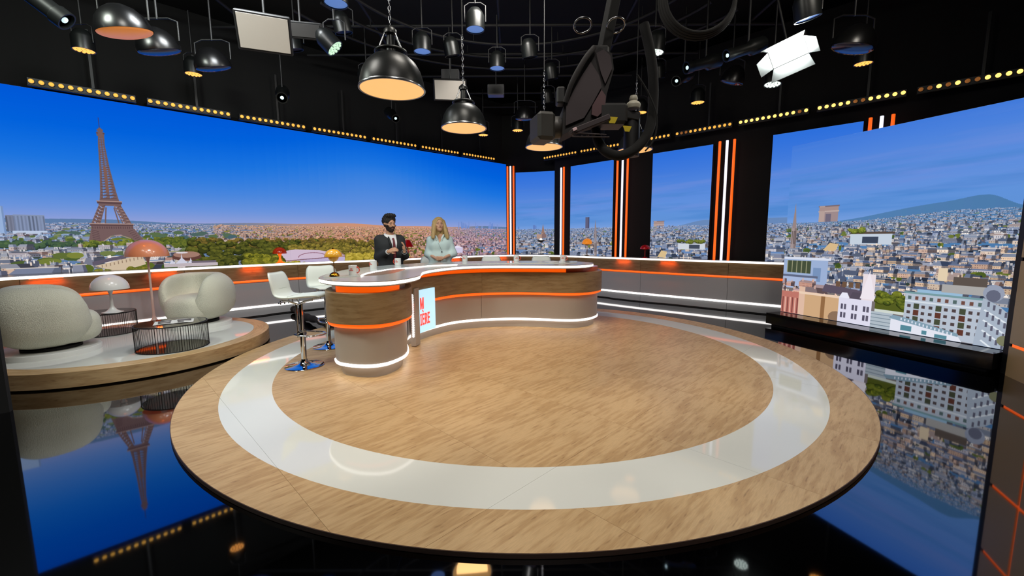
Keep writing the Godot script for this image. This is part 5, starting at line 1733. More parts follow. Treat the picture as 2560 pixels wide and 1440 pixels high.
func build_man() -> void:
	var t := thing("person", "bearded man in a dark suit and burgundy tie, gesturing with both hands", "person", Vector3(-2.085, 0.03, -7.22))
	var skin := mk(c8(196, 148, 118), 0.55)
	skin.subsurf_scatter_enabled = true
	skin.subsurf_scatter_strength = 0.1
	var yaw := Basis(Vector3.UP, deg_to_rad(48))
	var head := Transform3D(yaw * Basis(Vector3.RIGHT, 0.04), Vector3(0.012, 1.735, 0.03)).scaled_local(Vector3(1.12, 1.06, 1.1))
	var rs := Vector3(-0.16, 1.47, 0.085)
	var ls := Vector3(0.15, 1.47, -0.095)
	var re := Vector3(-0.2, 1.175, 0.06)
	var le := Vector3(0.235, 1.19, -0.06)
	var rw := Vector3(0.045, 1.275, 0.27)
	var lw := Vector3(0.285, 1.27, 0.17)
	var neck := Vector3(-0.005, 1.52, -0.01)
	var hipr := Vector3(-0.09, 0.95, 0.03)
	var hipl := Vector3(0.09, 0.95, -0.03)
	var body := [[neck, Vector3(0.005, 1.65, 0.01), 0.062, 0.058], [neck, rs, 0.06, 0.055], [neck, ls, 0.06, 0.055], [rs, re, 0.05, 0.04], [le, ls, 0.04, 0.05], [re, rw, 0.04, 0.03], [le, lw, 0.04, 0.03],
		[Vector3(-0.07, 1.36, 0.02), Vector3(0.07, 1.36, -0.02), 0.12, 0.12], [Vector3(0, 1.4, 0), Vector3(0, 1.0, 0), 0.12, 0.12], [hipr, Vector3(-0.1, 0.5, 0.05), 0.085, 0.058], [hipl, Vector3(0.1, 0.5, 0.0), 0.085, 0.058], [Vector3(-0.1, 0.5, 0.05), Vector3(-0.1, 0.08, 0.02), 0.056, 0.04], [Vector3(0.1, 0.5, 0.0), Vector3(0.1, 0.08, -0.03), 0.056, 0.04], [Vector3(-0.1, 0.045, 0.0), Vector3(-0.05, 0.04, 0.16), 0.04, 0.035], [Vector3(0.1, 0.045, -0.05), Vector3(0.16, 0.04, 0.1), 0.04, 0.035]]
	var skull := field_mesh(Vector3(-0.11, -0.15, -0.13), Vector3(0.11, 0.15, 0.14), 0.0075, head_field)
	var rh := bone_field(hand_bones(-1.0, 0.75), 0.012, 0.0045)
	var lh := bone_field(hand_bones(1.0, 0.6), 0.012, 0.0045)
	var rt := frame(rw + Vector3(0.015, 0.006, 0.0), Vector3(0.9, 0.32, 0.1), Vector3(0.2, -0.5, -0.8))
	var lt := frame(lw + Vector3(0.0, 0.015, 0.0), Vector3(0.02, 1.0, 0.2), Vector3(-0.9, 0.1, 0.3))
	part(t, "body", joined([[bone_field(body, 0.05, 0.016), Transform3D.IDENTITY], [skull, head], [rh, rt], [lh, lt]]), skin)
	add_face(t, head, c8(36, 26, 22), c8(176, 104, 92))
	# clothes
	var suit := mk(c8(40, 43, 46), 0.85)
	var jacket := [[neck + Vector3(0, -0.02, -0.02), rs, 0.085, 0.072], [neck + Vector3(0, -0.02, -0.02), ls, 0.085, 0.072], [rs, re, 0.068, 0.058], [ls, le, 0.068, 0.058], [re, rw + (re - rw) * 0.12, 0.057, 0.048], [le, lw + (le - lw) * 0.12, 0.057, 0.048],
		[Vector3(-0.09, 1.37, 0.03), Vector3(0.09, 1.37, -0.03), 0.145, 0.145], [Vector3(-0.06, 1.2, 0.02), Vector3(0.06, 1.2, -0.02), 0.14, 0.14], [Vector3(-0.07, 0.92, 0.02), Vector3(0.07, 0.92, -0.02), 0.15, 0.15], [Vector3(-0.06, 1.37, 0.02), Vector3(-0.06, 0.95, 0.02), 0.14, 0.14], [Vector3(0.06, 1.37, -0.02), Vector3(0.06, 0.95, -0.02), 0.14, 0.14]]
	var fwd := Vector3(sin(deg_to_rad(38)), 0, cos(deg_to_rad(38)))
	var side := Vector3(fwd.z, 0, -fwd.x)
	var vee := func(p: Vector3) -> float:
		var q := p - Vector3(0, 0, 0)
		var u := absf(q.dot(side) - 0.01)
		var w := q.dot(fwd)
		var half := clampf((p.y - 1.10) * 0.2, 0.0, 0.068)
		return minf(minf(half - u, w - 0.02), p.y - 1.10)
	part(t, "jacket", bone_field(jacket, 0.05, 0.012, func(p: Vector3) -> float: return maxf(vee.call(p), p.y - 1.60)), suit)
	# lapels
	var lap := new_st()
	for s in [-1.0, 1.0]:
		var a: Vector3 = fwd * 0.155 + side * (0.012 + s * 0.012) + Vector3(0, 1.13, 0)
		var b: Vector3 = fwd * 0.16 + side * (0.01 + s * 0.066) + Vector3(0, 1.40, 0)
		var c: Vector3 = fwd * 0.10 + side * (0.01 + s * 0.075) + Vector3(0, 1.52, 0)
		var d: Vector3 = fwd * 0.165 + side * (0.01 + s * 0.04) + Vector3(0, 1.32, 0)
		add_tube(lap, [a, d.lerp(b, 0.6), b, c], [0.006, 0.016, 0.02, 0.012], 6)
	part(t, "lapels", done(lap), mk(c8(32, 34, 37), 0.8))
	var linen := mk(c8(232, 234, 236), 0.7)
	var shirt := [[neck + Vector3(0, 0.035, 0.005), neck + Vector3(0, -0.02, 0), 0.074, 0.084], [Vector3(-0.07, 1.38, 0.02), Vector3(0.07, 1.38, -0.02), 0.132, 0.132], [Vector3(0, 1.3, 0), Vector3(0, 1.05, 0), 0.14, 0.14], [neck + Vector3(0, -0.02, 0), rs.lerp(neck, 0.65), 0.066, 0.06], [neck + Vector3(0, -0.02, 0), ls.lerp(neck, 0.65), 0.066, 0.06]]
	part(t, "shirt", bone_field(shirt, 0.06, 0.013, func(p: Vector3) -> float: return p.y - 1.575 + 0.35 * (p.dot(fwd))), linen)
	var cuffs := new_st()
	add_tube(cuffs, [rw + (re - rw) * 0.16, rw + (re - rw) * 0.02], 0.043, 14)
	part(t, "cuff", done(cuffs), linen)
	var cuff2 := new_st()
	add_tube(cuff2, [lw + (le - lw) * 0.16, lw + (le - lw) * 0.02], 0.043, 14)
	part(t, "cuff", done(cuff2), linen)
	var tie := new_st()
	var tp := []
	for k in [[1.49, 0.115], [1.46, 0.14], [1.38, 0.158], [1.25, 0.162], [1.1, 0.165], [1.0, 0.163]]: tp.append(fwd * k[1] + side * 0.01 + Vector3(0, k[0], 0))
	add_tube(tie, tp, [0.02, 0.016, 0.02, 0.026, 0.03, 0.02], 8)
	part(t, "tie", done(tie), mk(c8(104, 28, 40), 0.6))
	part(t, "trousers", bone_field([[hipr, Vector3(-0.1, 0.5, 0.05), 0.11, 0.085], [hipl, Vector3(0.1, 0.5, 0.0), 0.11, 0.085], [Vector3(-0.1, 0.5, 0.05), Vector3(-0.1, 0.1, 0.02), 0.085, 0.07], [Vector3(0.1, 0.5, 0.0), Vector3(0.1, 0.1, -0.03), 0.085, 0.07], [hipr, hipl, 0.12, 0.12]], 0.04, 0.018), suit)
	for s in [[Vector3(-0.1, 0.05, 0.0), Vector3(-0.045, 0.04, 0.17)], [Vector3(0.1, 0.05, -0.05), Vector3(0.165, 0.04, 0.11)]]:
		part(t, "shoe", bone_field([[s[0], s[1], 0.05, 0.04]], 0.02, 0.012, func(p: Vector3) -> float: return -p.y), mk(c8(18, 16, 15), 0.25))
	# hair and beard in the head's own frame
	var hairf := func(p: Vector3) -> float:
		var d := ell(p, Vector3(0, 0.055, -0.022), Vector3(0.098, 0.103, 0.106))
		d = smin(d, ell(p, Vector3(0.0, 0.135, 0.03), Vector3(0.082, 0.036, 0.07)), 0.03)
		d += 0.006 * sin(p.x * 150.0 + p.y * 60.0) * sin(p.z * 130.0 + p.y * 40.0)
		var face := ell(p, Vector3(0, -0.035, 0.125), Vector3(0.068, 0.118, 0.105))
		var low := -0.035 - p.y - 0.5 * maxf(-p.z, 0.0)
		var ear := ell(p, Vector3(0.085 * signf(p.x), -0.02, 0.02), Vector3(0.03, 0.045, 0.045))
		return maxf(maxf(d, -face), maxf(low, -ear))
	var hm := part(t, "hair", field_mesh(Vector3(-0.12, -0.12, -0.15), Vector3(0.12, 0.19, 0.13), 0.0075, hairf), mk(c8(26, 21, 19), 0.7))
	hm.transform = head
	var beardf := func(p: Vector3) -> float:
		var d := head_field(p) - 0.006
		var zone := maxf(p.y + 0.035 - 0.5 * maxf(absf(p.x) - 0.03, 0.0), -p.y - 0.135)
		var mouth := ell(p, Vector3(0, -0.063, 0.095), Vector3(0.026, 0.012, 0.03))
		var cheek := ell(p, Vector3(0.036 * signf(p.x), -0.025, 0.085), Vector3(0.026, 0.024, 0.04))
		return maxf(maxf(d, zone), maxf(maxf(-mouth, -cheek), -(p.z + 0.012)))
	var bm := part(t, "beard", field_mesh(Vector3(-0.1, -0.14, -0.04), Vector3(0.1, 0.01, 0.14), 0.0065, beardf), mk(c8(44, 31, 26), 0.85))
	bm.transform = head

func build_woman() -> void:
	var t := thing("person", "blonde woman in a pale mint blouse with her hands clasped on the desk", "person", Vector3(-1.345, 0.03, -7.86))
	var skin := mk(c8(206, 160, 132), 0.5)
	skin.subsurf_scatter_enabled = true
	skin.subsurf_scatter_strength = 0.1
	var head := Transform3D(Basis(Vector3.UP, deg_to_rad(20)) * Basis(Vector3.RIGHT, -0.2), Vector3(0.0, 1.733, 0.02)).scaled_local(Vector3.ONE * 1.06)
	var neck := Vector3(0.005, 1.53, 0.0)
	var rs := Vector3(-0.165, 1.46, 0.03)
	var ls := Vector3(0.175, 1.46, -0.02)
	var re := Vector3(-0.215, 1.20, 0.03)
	var le := Vector3(0.25, 1.205, 0.0)
	var rw := Vector3(-0.035, 1.13, 0.22)
	var lw := Vector3(0.095, 1.13, 0.22)
	var hipr := Vector3(-0.08, 0.95, 0)
	var hipl := Vector3(0.08, 0.95, 0)
	var body := [[neck, Vector3(0.0, 1.66, 0.01), 0.05, 0.047], [neck, rs, 0.05, 0.045], [neck, ls, 0.05, 0.045], [rs, re, 0.04, 0.034], [ls, le, 0.04, 0.034], [re, rw, 0.036, 0.025], [le, lw, 0.036, 0.025],
		[Vector3(-0.06, 1.37, 0.01), Vector3(0.06, 1.37, -0.01), 0.1, 0.1], [Vector3(0, 1.38, 0), Vector3(0, 1.0, 0), 0.1, 0.1], [hipr, Vector3(-0.085, 0.52, 0.02), 0.08, 0.055], [hipl, Vector3(0.085, 0.52, 0.0), 0.08, 0.055], [Vector3(-0.085, 0.52, 0.02), Vector3(-0.085, 0.1, 0), 0.052, 0.034], [Vector3(0.085, 0.52, 0.0), Vector3(0.085, 0.1, -0.01), 0.052, 0.034], [Vector3(-0.085, 0.07, -0.02), Vector3(-0.08, 0.03, 0.14), 0.032, 0.028], [Vector3(0.085, 0.07, -0.03), Vector3(0.1, 0.03, 0.13), 0.032, 0.028]]
	var skull := field_mesh(Vector3(-0.11, -0.15, -0.13), Vector3(0.11, 0.15, 0.14), 0.0075, head_field)
	var rh := bone_field(hand_bones(-1.0, 0.9), 0.012, 0.0045)
	var lh := bone_field(hand_bones(1.0, 0.9), 0.012, 0.0045)
	var rt := frame(rw, Vector3(0.8, -0.05, 0.35), Vector3(0.1, 0.15, -1.0))
	var lt := frame(lw + Vector3(0.0, 0.0, 0.035), Vector3(-0.85, -0.02, 0.2), Vector3(0.1, 0.1, -1.0))
	part(t, "body", joined([[bone_field(body, 0.045, 0.015), Transform3D.IDENTITY], [skull, head], [rh, rt.scaled_local(Vector3.ONE * 0.92)], [lh, lt.scaled_local(Vector3.ONE * 0.92)]]), skin)
	add_face(t, head, c8(140, 108, 76), c8(190, 104, 96))
	var cloth := mk(c8(204, 226, 226), 0.75)
	var blouse := [[neck + Vector3(0, -0.05, -0.01), rs, 0.07, 0.062], [neck + Vector3(0, -0.05, -0.01), ls, 0.07, 0.062], [Vector3(-0.06, 1.37, 0.015), Vector3(-0.07, 1.0, 0.015), 0.118, 0.128], [Vector3(0.065, 1.37, 0.0), Vector3(0.08, 1.0, 0.0), 0.118, 0.128], [rs, re, 0.062, 0.066], [ls, le, 0.062, 0.066], [re, re.lerp(rw, 0.22), 0.064, 0.056], [le, le.lerp(lw, 0.22), 0.064, 0.056],
		[Vector3(-0.08, 1.37, 0.02), Vector3(0.085, 1.37, 0.0), 0.125, 0.125], [Vector3(-0.08, 1.15, 0.01), Vector3(0.09, 1.15, 0.0), 0.13, 0.13], [Vector3(-0.1, 0.92, 0.01), Vector3(0.11, 0.92, 0.0), 0.15, 0.15]]
	var neckline := func(p: Vector3) -> float:
		var half := clampf((p.y - 1.40) * 0.42, 0.0, 0.1)
		var fold := 0.0
		return maxf(minf(minf(half - absf(p.x - 0.02), p.z + 0.0), p.y - 1.40), p.y - 1.57) + fold
	part(t, "blouse", bone_field(blouse, 0.045, 0.012, neckline), cloth)
	var col := new_st()
	for s in [-1.0, 1.0]:
		add_tube(col, [Vector3(0.005 + s * 0.06, 1.56, -0.05), Vector3(0.01 + s * 0.075, 1.545, 0.04), Vector3(0.016 + s * 0.045, 1.49, 0.105), Vector3(0.02 + s * 0.05, 1.45, 0.135)], [0.012, 0.02, 0.018, 0.006], 8)
	part(t, "collar", done(col), mk(c8(216, 234, 234), 0.75))
	var chain := new_st()
	add_tube(chain, [Vector3(-0.045, 1.5, 0.085), Vector3(0.0, 1.40, 0.14), Vector3(0.045, 1.30, 0.147), Vector3(0.06, 1.26, 0.147)], 0.0018, 5)
	part(t, "necklace", done(chain), mk(c8(70, 66, 60), 0.4, 0.6))
	part(t, "pendant", lathe(arc_prof(0, 0, 0.011, 0.016, -90, 90, 8), 12), mk(c8(40, 38, 40), 0.3), Vector3(0.061, 1.245, 0.148))
	part(t, "trousers", bone_field([[hipr, Vector3(-0.085, 0.52, 0.02), 0.1, 0.075], [hipl, Vector3(0.085, 0.52, 0.0), 0.1, 0.075], [Vector3(-0.085, 0.52, 0.02), Vector3(-0.085, 0.12, 0), 0.075, 0.062], [Vector3(0.085, 0.52, 0.0), Vector3(0.085, 0.12, -0.01), 0.075, 0.062], [hipr, hipl, 0.11, 0.11]], 0.04, 0.018), mk(c8(226, 228, 228), 0.8))
	for s in [[Vector3(-0.085, 0.06, -0.02), Vector3(-0.08, 0.03, 0.15)], [Vector3(0.085, 0.06, -0.03), Vector3(0.1, 0.03, 0.14)]]:
		part(t, "shoe", bone_field([[s[0], s[1], 0.04, 0.032], [s[0] + Vector3(0, -0.02, -0.03), s[0] + Vector3(0, -0.055, -0.035), 0.012, 0.008]], 0.02, 0.01, func(p: Vector3) -> float: return -p.y), mk(c8(196, 176, 152), 0.35))
	var hairf := func(p: Vector3) -> float:
		var d := ell(p, Vector3(0, 0.05, -0.02), Vector3(0.092, 0.098, 0.108))
		d = smin(d, ell(p, Vector3(0, -0.08, -0.05), Vector3(0.1, 0.16, 0.07)), 0.05)
		for s in [-1.0, 1.0]:
			var t2 := clampf((0.06 - p.y) / 0.29, 0.0, 1.0)
			var c := Vector3(s * lerpf(0.075, 0.125, t2), lerpf(0.06, -0.23, t2), lerpf(-0.005, 0.05, t2))
			d = smin(d, ((p - c) * Vector3(1, 1, 0.8)).length() - lerpf(0.036, 0.046, sin(t2 * PI)) * (1.0 - 0.15 * t2), 0.02)
		d += 0.003 * sin(p.x * 260.0 + p.y * 24.0) + 0.002 * sin(p.z * 220.0)
		var face := ell(p, Vector3(0, -0.045, 0.115), Vector3(0.066, 0.135, 0.125))
		return maxf(d, -face)
	var hm := part(t, "hair", field_mesh(Vector3(-0.2, -0.3, -0.16), Vector3(0.2, 0.17, 0.14), 0.009, hairf), mk(c8(184, 156, 104), 0.6))
	hm.transform = head

# ---------------------------------------------------------------- lighting grid
func build_light_bars() -> void:
	var le := Vector2(-8.3, -5.47)
	var d := (Vector2(-0.165, -13.38) - le).normalized()
	var n := Vector2(-d.y, d.x)
	var housing := new_st()
	add_box(housing, Vector3(0, 0, 0), Vector3(1.2, 0.11, 0.1), 0.006)
	add_box(housing, Vector3(0, -0.06, 0.04), Vector3(1.2, 0.012, 0.05), 0.003)
	var hm := done(housing)
	var bulb := lathe(arc_prof(0, 0, 0.031, 0.031, -90, 90, 8), 16)
	var cup := lathe([Vector2(0.026, 0.0), Vector2(0.037, 0.012), Vector2(0.037, 0.02), Vector2(0.031, 0.02), Vector2(0.024, 0.004)], 16)
	var warm := glow(c8(242, 178, 74), 1.0)
	var hot := glow(c8(255, 190, 92), 2.6)
	var dim := glow(c8(190, 120, 60), 0.35)
	var order := ["first", "second", "third", "fourth", "fifth", "sixth", "seventh", "eighth"]
	for i in 7:
		var s := 2.157 + i * 1.333
		var c := le + d * s + n * 0.1
		var t := thing("bulb_bar", "%s black bar of amber bulbs along the long display wall, counted from the masking flat" % order[i], "light bar", Vector3(c.x, 3.85, c.y), atan2(-d.y, d.x), "bars of amber bulbs above the displays")
		part(t, "housing", hm, M.black_satin, Vector3(0, 0, -0.02))
		for k in 12:
			part(t, "bulb", bulb, warm, Vector3(-0.555 + k * 0.1009, 0.0, 0.04))
			part(t, "cup", cup, M.black_satin, Vector3(-0.555 + k * 0.1009, 0.0, 0.028), Vector3(PI / 2, 0, 0))
		part(t, "hanger", box_mesh(Vector3(0.04, 0.9, 0.02), 0.003, Vector3(0.1, 0.5, -0.04)), M.black_satin)
	var r0 := Vector2(1.67, -12.1)
	var rd := (Vector2(6.13, -7.57) - r0).normalized()
	var rn := Vector2(-rd.y, rd.x)
	for i in 8:
		var s := -0.29 + i * 1.315
		var c := r0 + rd * s + rn * 0.1
		var t := thing("bulb_bar", "%s black bar of amber bulbs over the tall display panels, counted from the corner" % order[i], "light bar", Vector3(c.x, 3.825, c.y), atan2(-rd.y, rd.x), "bars of amber bulbs above the displays")
		part(t, "housing", hm, M.black_satin, Vector3(0, 0, -0.02))
		for k in 12:
			var m := warm if i < 4 else hot
			if (i == 5 and k in [5, 6]) or (i == 6 and k in [0, 1, 3, 5, 6]) or (i == 4 and k == 10) or (i == 3 and k in [1, 2]): m = dim
			part(t, "bulb", bulb, m, Vector3(-0.555 + k * 0.1009, 0.0, 0.04))
			part(t, "cup", cup, M.black_satin, Vector3(-0.555 + k * 0.1009, 0.0, 0.028), Vector3(PI / 2, 0, 0))
		part(t, "hanger", box_mesh(Vector3(0.04, 0.9, 0.02), 0.003, Vector3(0.1, 0.5, -0.04)), M.black_satin)

func build_pendants() -> void:
	var face := glow(c8(246, 190, 116), 0.82)
	var spots := [[Vector3(-0.94, 2.70, -3.49), "black industrial pendant lamp over the stool end of the desk, lowest of its row"], [Vector3(-0.535, 2.765, -4.94), "black industrial pendant lamp hanging free, smaller than the one over the stool end"], [Vector3(0.456, 2.775, -6.02), "black industrial pendant lamp half hidden behind the lens of the crane camera"], [Vector3(1.87, 2.83, -6.54), "black industrial pendant lamp partly hidden by the cable loop of the crane camera"]]
	for s in spots:
		var t := thing("pendant_lamp", s[1], "lamp", s[0], 0.0, "black industrial pendant lamps")
		part(t, "shade", lathe([Vector2(0.252, 0.0), Vector2(0.25, 0.02), Vector2(0.245, 0.06), Vector2(0.225, 0.13), Vector2(0.19, 0.19), Vector2(0.14, 0.235), Vector2(0.1, 0.255), Vector2(0.06, 0.262), Vector2(0, 0.262), ], 48), M.metal_black)
		part(t, "rim", lathe([Vector2(0.246, -0.006), Vector2(0.258, -0.006), Vector2(0.26, 0.002), Vector2(0.256, 0.012), Vector2(0.248, 0.012), Vector2(0.246, -0.006)], 56), M.steel)
		part(t, "diffuser", lathe([Vector2(0, -0.004), Vector2(0.245, -0.004), Vector2(0.245, 0.004), Vector2(0, 0.004)], 48), face)
		var ring := []
		for i in 41: ring.append(Vector3(cos(TAU * i / 40) * 0.115, 0.275, sin(TAU * i / 40) * 0.115))
		part(t, "handle_ring", tube(ring, 0.013, 8), M.metal_black)
		for i in 3:
			var a := TAU * i / 3 + 0.4
			part(t, "strut", tube([Vector3(cos(a) * 0.105, 0.27, sin(a) * 0.105), Vector3(cos(a) * 0.04, 0.42, sin(a) * 0.04)], 0.007, 6), M.steel)
		part(t, "gland", lathe([Vector2(0, 0.26), Vector2(0.035, 0.26), Vector2(0.03, 0.40), Vector2(0.05, 0.41), Vector2(0.05, 0.44), Vector2(0.02, 0.47), Vector2(0, 0.47)], 24), M.metal_black)
		var top := GRID - 0.03 - float(s[0].y)
		var ch := new_st()
		var y := 0.47
		var k := 0
		while y < 1.0:
			var lp := []
			for i in 11:
				var a := TAU * i / 10
				lp.append(Vector3(cos(a) * 0.009 if k % 2 else 0.0, y + 0.02 + sin(a) * 0.022, 0.0 if k % 2 else cos(a) * 0.009))
			add_tube(ch, lp, 0.0032, 5, false)
			y += 0.036
			k += 1
		part(t, "chain", done(ch), M.steel)
		part(t, "cord", tube([Vector3(0.0, 0.98, 0), Vector3(0, top, 0)], 0.008, 6), M.black_satin)
		var l := SpotLight3D.new()
		l.name = "pendant_light"
		l.light_energy = 0.7
		l.light_color = Color(1.0, 0.78, 0.5)
		l.spot_angle = 62.0
		l.spot_range = 12.0
		l.spot_attenuation = 2.0
		l.light_size = 0.2
		l.shadow_enabled = true
		t.add_child(l)
		l.position = Vector3(0, -0.03, 0)
		l.rotation.x = -PI / 2

# a black can hanging straight down or tilted, with a yoke and a rod up to the grid
func yoke(t: Node3D, r: float, h: float, grid: float) -> void:
	var st := new_st()
	add_tube(st, [Vector3(-r - 0.015, h * 0.5, 0), Vector3(-r - 0.015, h + 0.1, 0), Vector3(-r * 0.6, h + 0.14, 0), Vector3(r * 0.6, h + 0.14, 0), Vector3(r + 0.015, h + 0.1, 0), Vector3(r + 0.015, h * 0.5, 0)], 0.009, 6)
	add_tube(st, [Vector3(0, h + 0.13, 0), Vector3(0, grid, 0)], 0.012, 6)
	part(t, "yoke", done(st), M.black_satin)

func can_light(at: Vector3, label: String, lens: Material, cells: Material, tilt: Vector3, r: float, group: String, grid := GRID - 0.03) -> Node3D:
	var t := thing("can_light", label, "light", at, 0.0, group)
	yoke(t, r, 0.2, grid - at.y)
	var b := part(t, "can", lathe([Vector2(0, 0.26), Vector2(r * 0.55, 0.26), Vector2(r * 0.8, 0.22), Vector2(r, 0.17), Vector2(r, 0.0), Vector2(r * 0.93, 0.0), Vector2(r * 0.93, 0.02)], 28), M.metal_black)
	b.rotation = tilt
	part(b, "lens", lathe([Vector2(0, 0.014), Vector2(r * 0.93, 0.014), Vector2(r * 0.93, 0.02), Vector2(0, 0.02)], 28), lens)
	if cells:
		var bead := lathe(arc_prof(0, 0, r * 0.17, r * 0.17, -90, 0, 5), 10)
		for i in 19:
			var q := Vector2.ZERO
			if i > 0 and i < 7: q = Vector2.from_angle(TAU * i / 6) * r * 0.4
			elif i >= 7: q = Vector2.from_angle(TAU * (i - 7) / 12 + 0.26) * r * 0.75
			part(b, "bead", bead, cells, Vector3(q.x, 0.016, q.y))
	return t

# the coloured beam of a beaded can
func beam(t: Node3D, aim: Vector3, energy: float, angle: float) -> void:
	var l := SpotLight3D.new()
	l.name = "amber_beam"
	l.light_energy = energy
	l.light_color = Color(1.0, 0.42, 0.1)
	l.spot_angle = angle
	l.spot_angle_attenuation = 0.8
	l.spot_range = 20.0
	l.spot_attenuation = 2.0
	l.light_size = 0.1
	l.shadow_enabled = true
	t.add_child(l, true)
	l.position = Vector3(0, -0.03, 0)
	l.look_at(aim, Vector3.FORWARD)

func profile_light(at: Vector3, back: Vector3, label: String, r: float) -> void:
	var t := thing("profile_light", label, "light", at, 0.0, "black profile spotlights")
	var d := (back - at)
	var ln := d.length()
	var b := Node3D.new()
	var y := d.normalized()
	var x := y.cross(Vector3.UP).normalized()
	var m := part(t, "barrel", lathe([Vector2(r * 0.82, 0.03), Vector2(r * 0.84, 0.0), Vector2(r, 0.0), Vector2(r, 0.09), Vector2(r * 0.86, 0.1), Vector2(r * 0.86, ln * 0.6), Vector2(r * 1.25, ln * 0.66), Vector2(r * 1.25, ln), Vector2(r * 0.9, ln + 0.03), Vector2(0, ln + 0.03)], 28), M.metal_black)
	m.transform = Transform3D(Basis(x, y, x.cross(y)), Vector3.ZERO)
	part(m, "lens", lathe([Vector2(0, 0.028)] + arc_prof(0, 0.03, r * 0.8, r * 0.2, 200, 180, 1) + [Vector2(r * 0.82, 0.04), Vector2(0, 0.04)], 24), M.glass_black)
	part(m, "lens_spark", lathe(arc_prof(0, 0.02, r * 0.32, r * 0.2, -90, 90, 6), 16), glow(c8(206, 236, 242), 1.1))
	b.free()
	var st := new_st()
	var mid := d * 0.6
	add_tube(st, [mid, Vector3(mid.x, GRID - 0.03 - at.y, mid.z)], 0.014, 6)
	part(t, "hanger", done(st), M.black_satin)

func bowl_light(at: Vector3, label: String, r: float, inside: Material, tilt: Vector3) -> void:
	var t := thing("bowl_light", label, "light", at, 0.0, "dark bowl-shaped fresnel lights")
	yoke(t, r, 0.22, GRID - 0.03 - at.y)
	var b := part(t, "bowl", lathe([Vector2(r, 0.0), Vector2(r * 0.98, 0.05), Vector2(r * 0.85, 0.13), Vector2(r * 0.6, 0.2), Vector2(r * 0.3, 0.24), Vector2(0, 0.25)], 36), M.bowl)
	b.rotation = tilt
	part(b, "glass", lathe(arc_prof(0, 0.0, r * 0.97, r * 0.22, -90, 0, 8), 36), inside)

func soft_panel(at: Vector3, aim: Vector3, label: String, w: float, h: float, face: Material, doors: bool, group := "") -> Node3D:
	var t := thing("soft_panel_light", label, "light", Vector3.ZERO, 0.0, group)
	t.look_at_from_position(at, aim, Vector3.UP)
	part(t, "casing", box_mesh(Vector3(w + 0.05, h + 0.05, 0.1), 0.01, Vector3(0, 0, 0.065)), M.black_satin)
	part(t, "light_face", box_mesh(Vector3(w, h, 0.006), 0.001, Vector3(0, 0, 0.01)), face)
	if doors:
		for s in [-1.0, 1.0]:
			var a := new_st()
			quad(a, Vector3(-w * 0.5, s * h * 0.5, 0.0), Vector3(w * 0.5, s * h * 0.5, 0.0), Vector3(w * 0.62, s * (h * 0.5 + 0.1), -0.16), Vector3(-w * 0.62, s * (h * 0.5 + 0.1), -0.16))
			quad(a, Vector3(-w * 0.5, s * (h * 0.5 + 0.003), 0.0), Vector3(w * 0.5, s * (h * 0.5 + 0.003), 0.0), Vector3(w * 0.62, s * (h * 0.5 + 0.103), -0.16), Vector3(-w * 0.62, s * (h * 0.5 + 0.103), -0.16))
			part(t, "barn_door", done(a), M.metal_grey)
			var c := new_st()
			quad(c, Vector3(s * w * 0.5, -h * 0.5, 0.0), Vector3(s * w * 0.5, h * 0.5, 0.0), Vector3(s * (w * 0.5 + 0.12), h * 0.4, -0.16), Vector3(s * (w * 0.5 + 0.12), -h * 0.4, -0.16))
			quad(c, Vector3(s * (w * 0.5 + 0.003), -h * 0.5, 0.0), Vector3(s * (w * 0.5 + 0.003), h * 0.5, 0.0), Vector3(s * (w * 0.5 + 0.123), h * 0.4, -0.16), Vector3(s * (w * 0.5 + 0.123), -h * 0.4, -0.16))
			part(t, "barn_door", done(c), M.metal_grey)
	var up := t.global_transform.basis.inverse() * Vector3(0, GRID - 0.12 - at.y, 0)
	part(t, "hanger", tube([Vector3(0, 0, 0.11), Vector3(0, 0, 0.11) + up], 0.014, 6), M.black_satin)
	return t

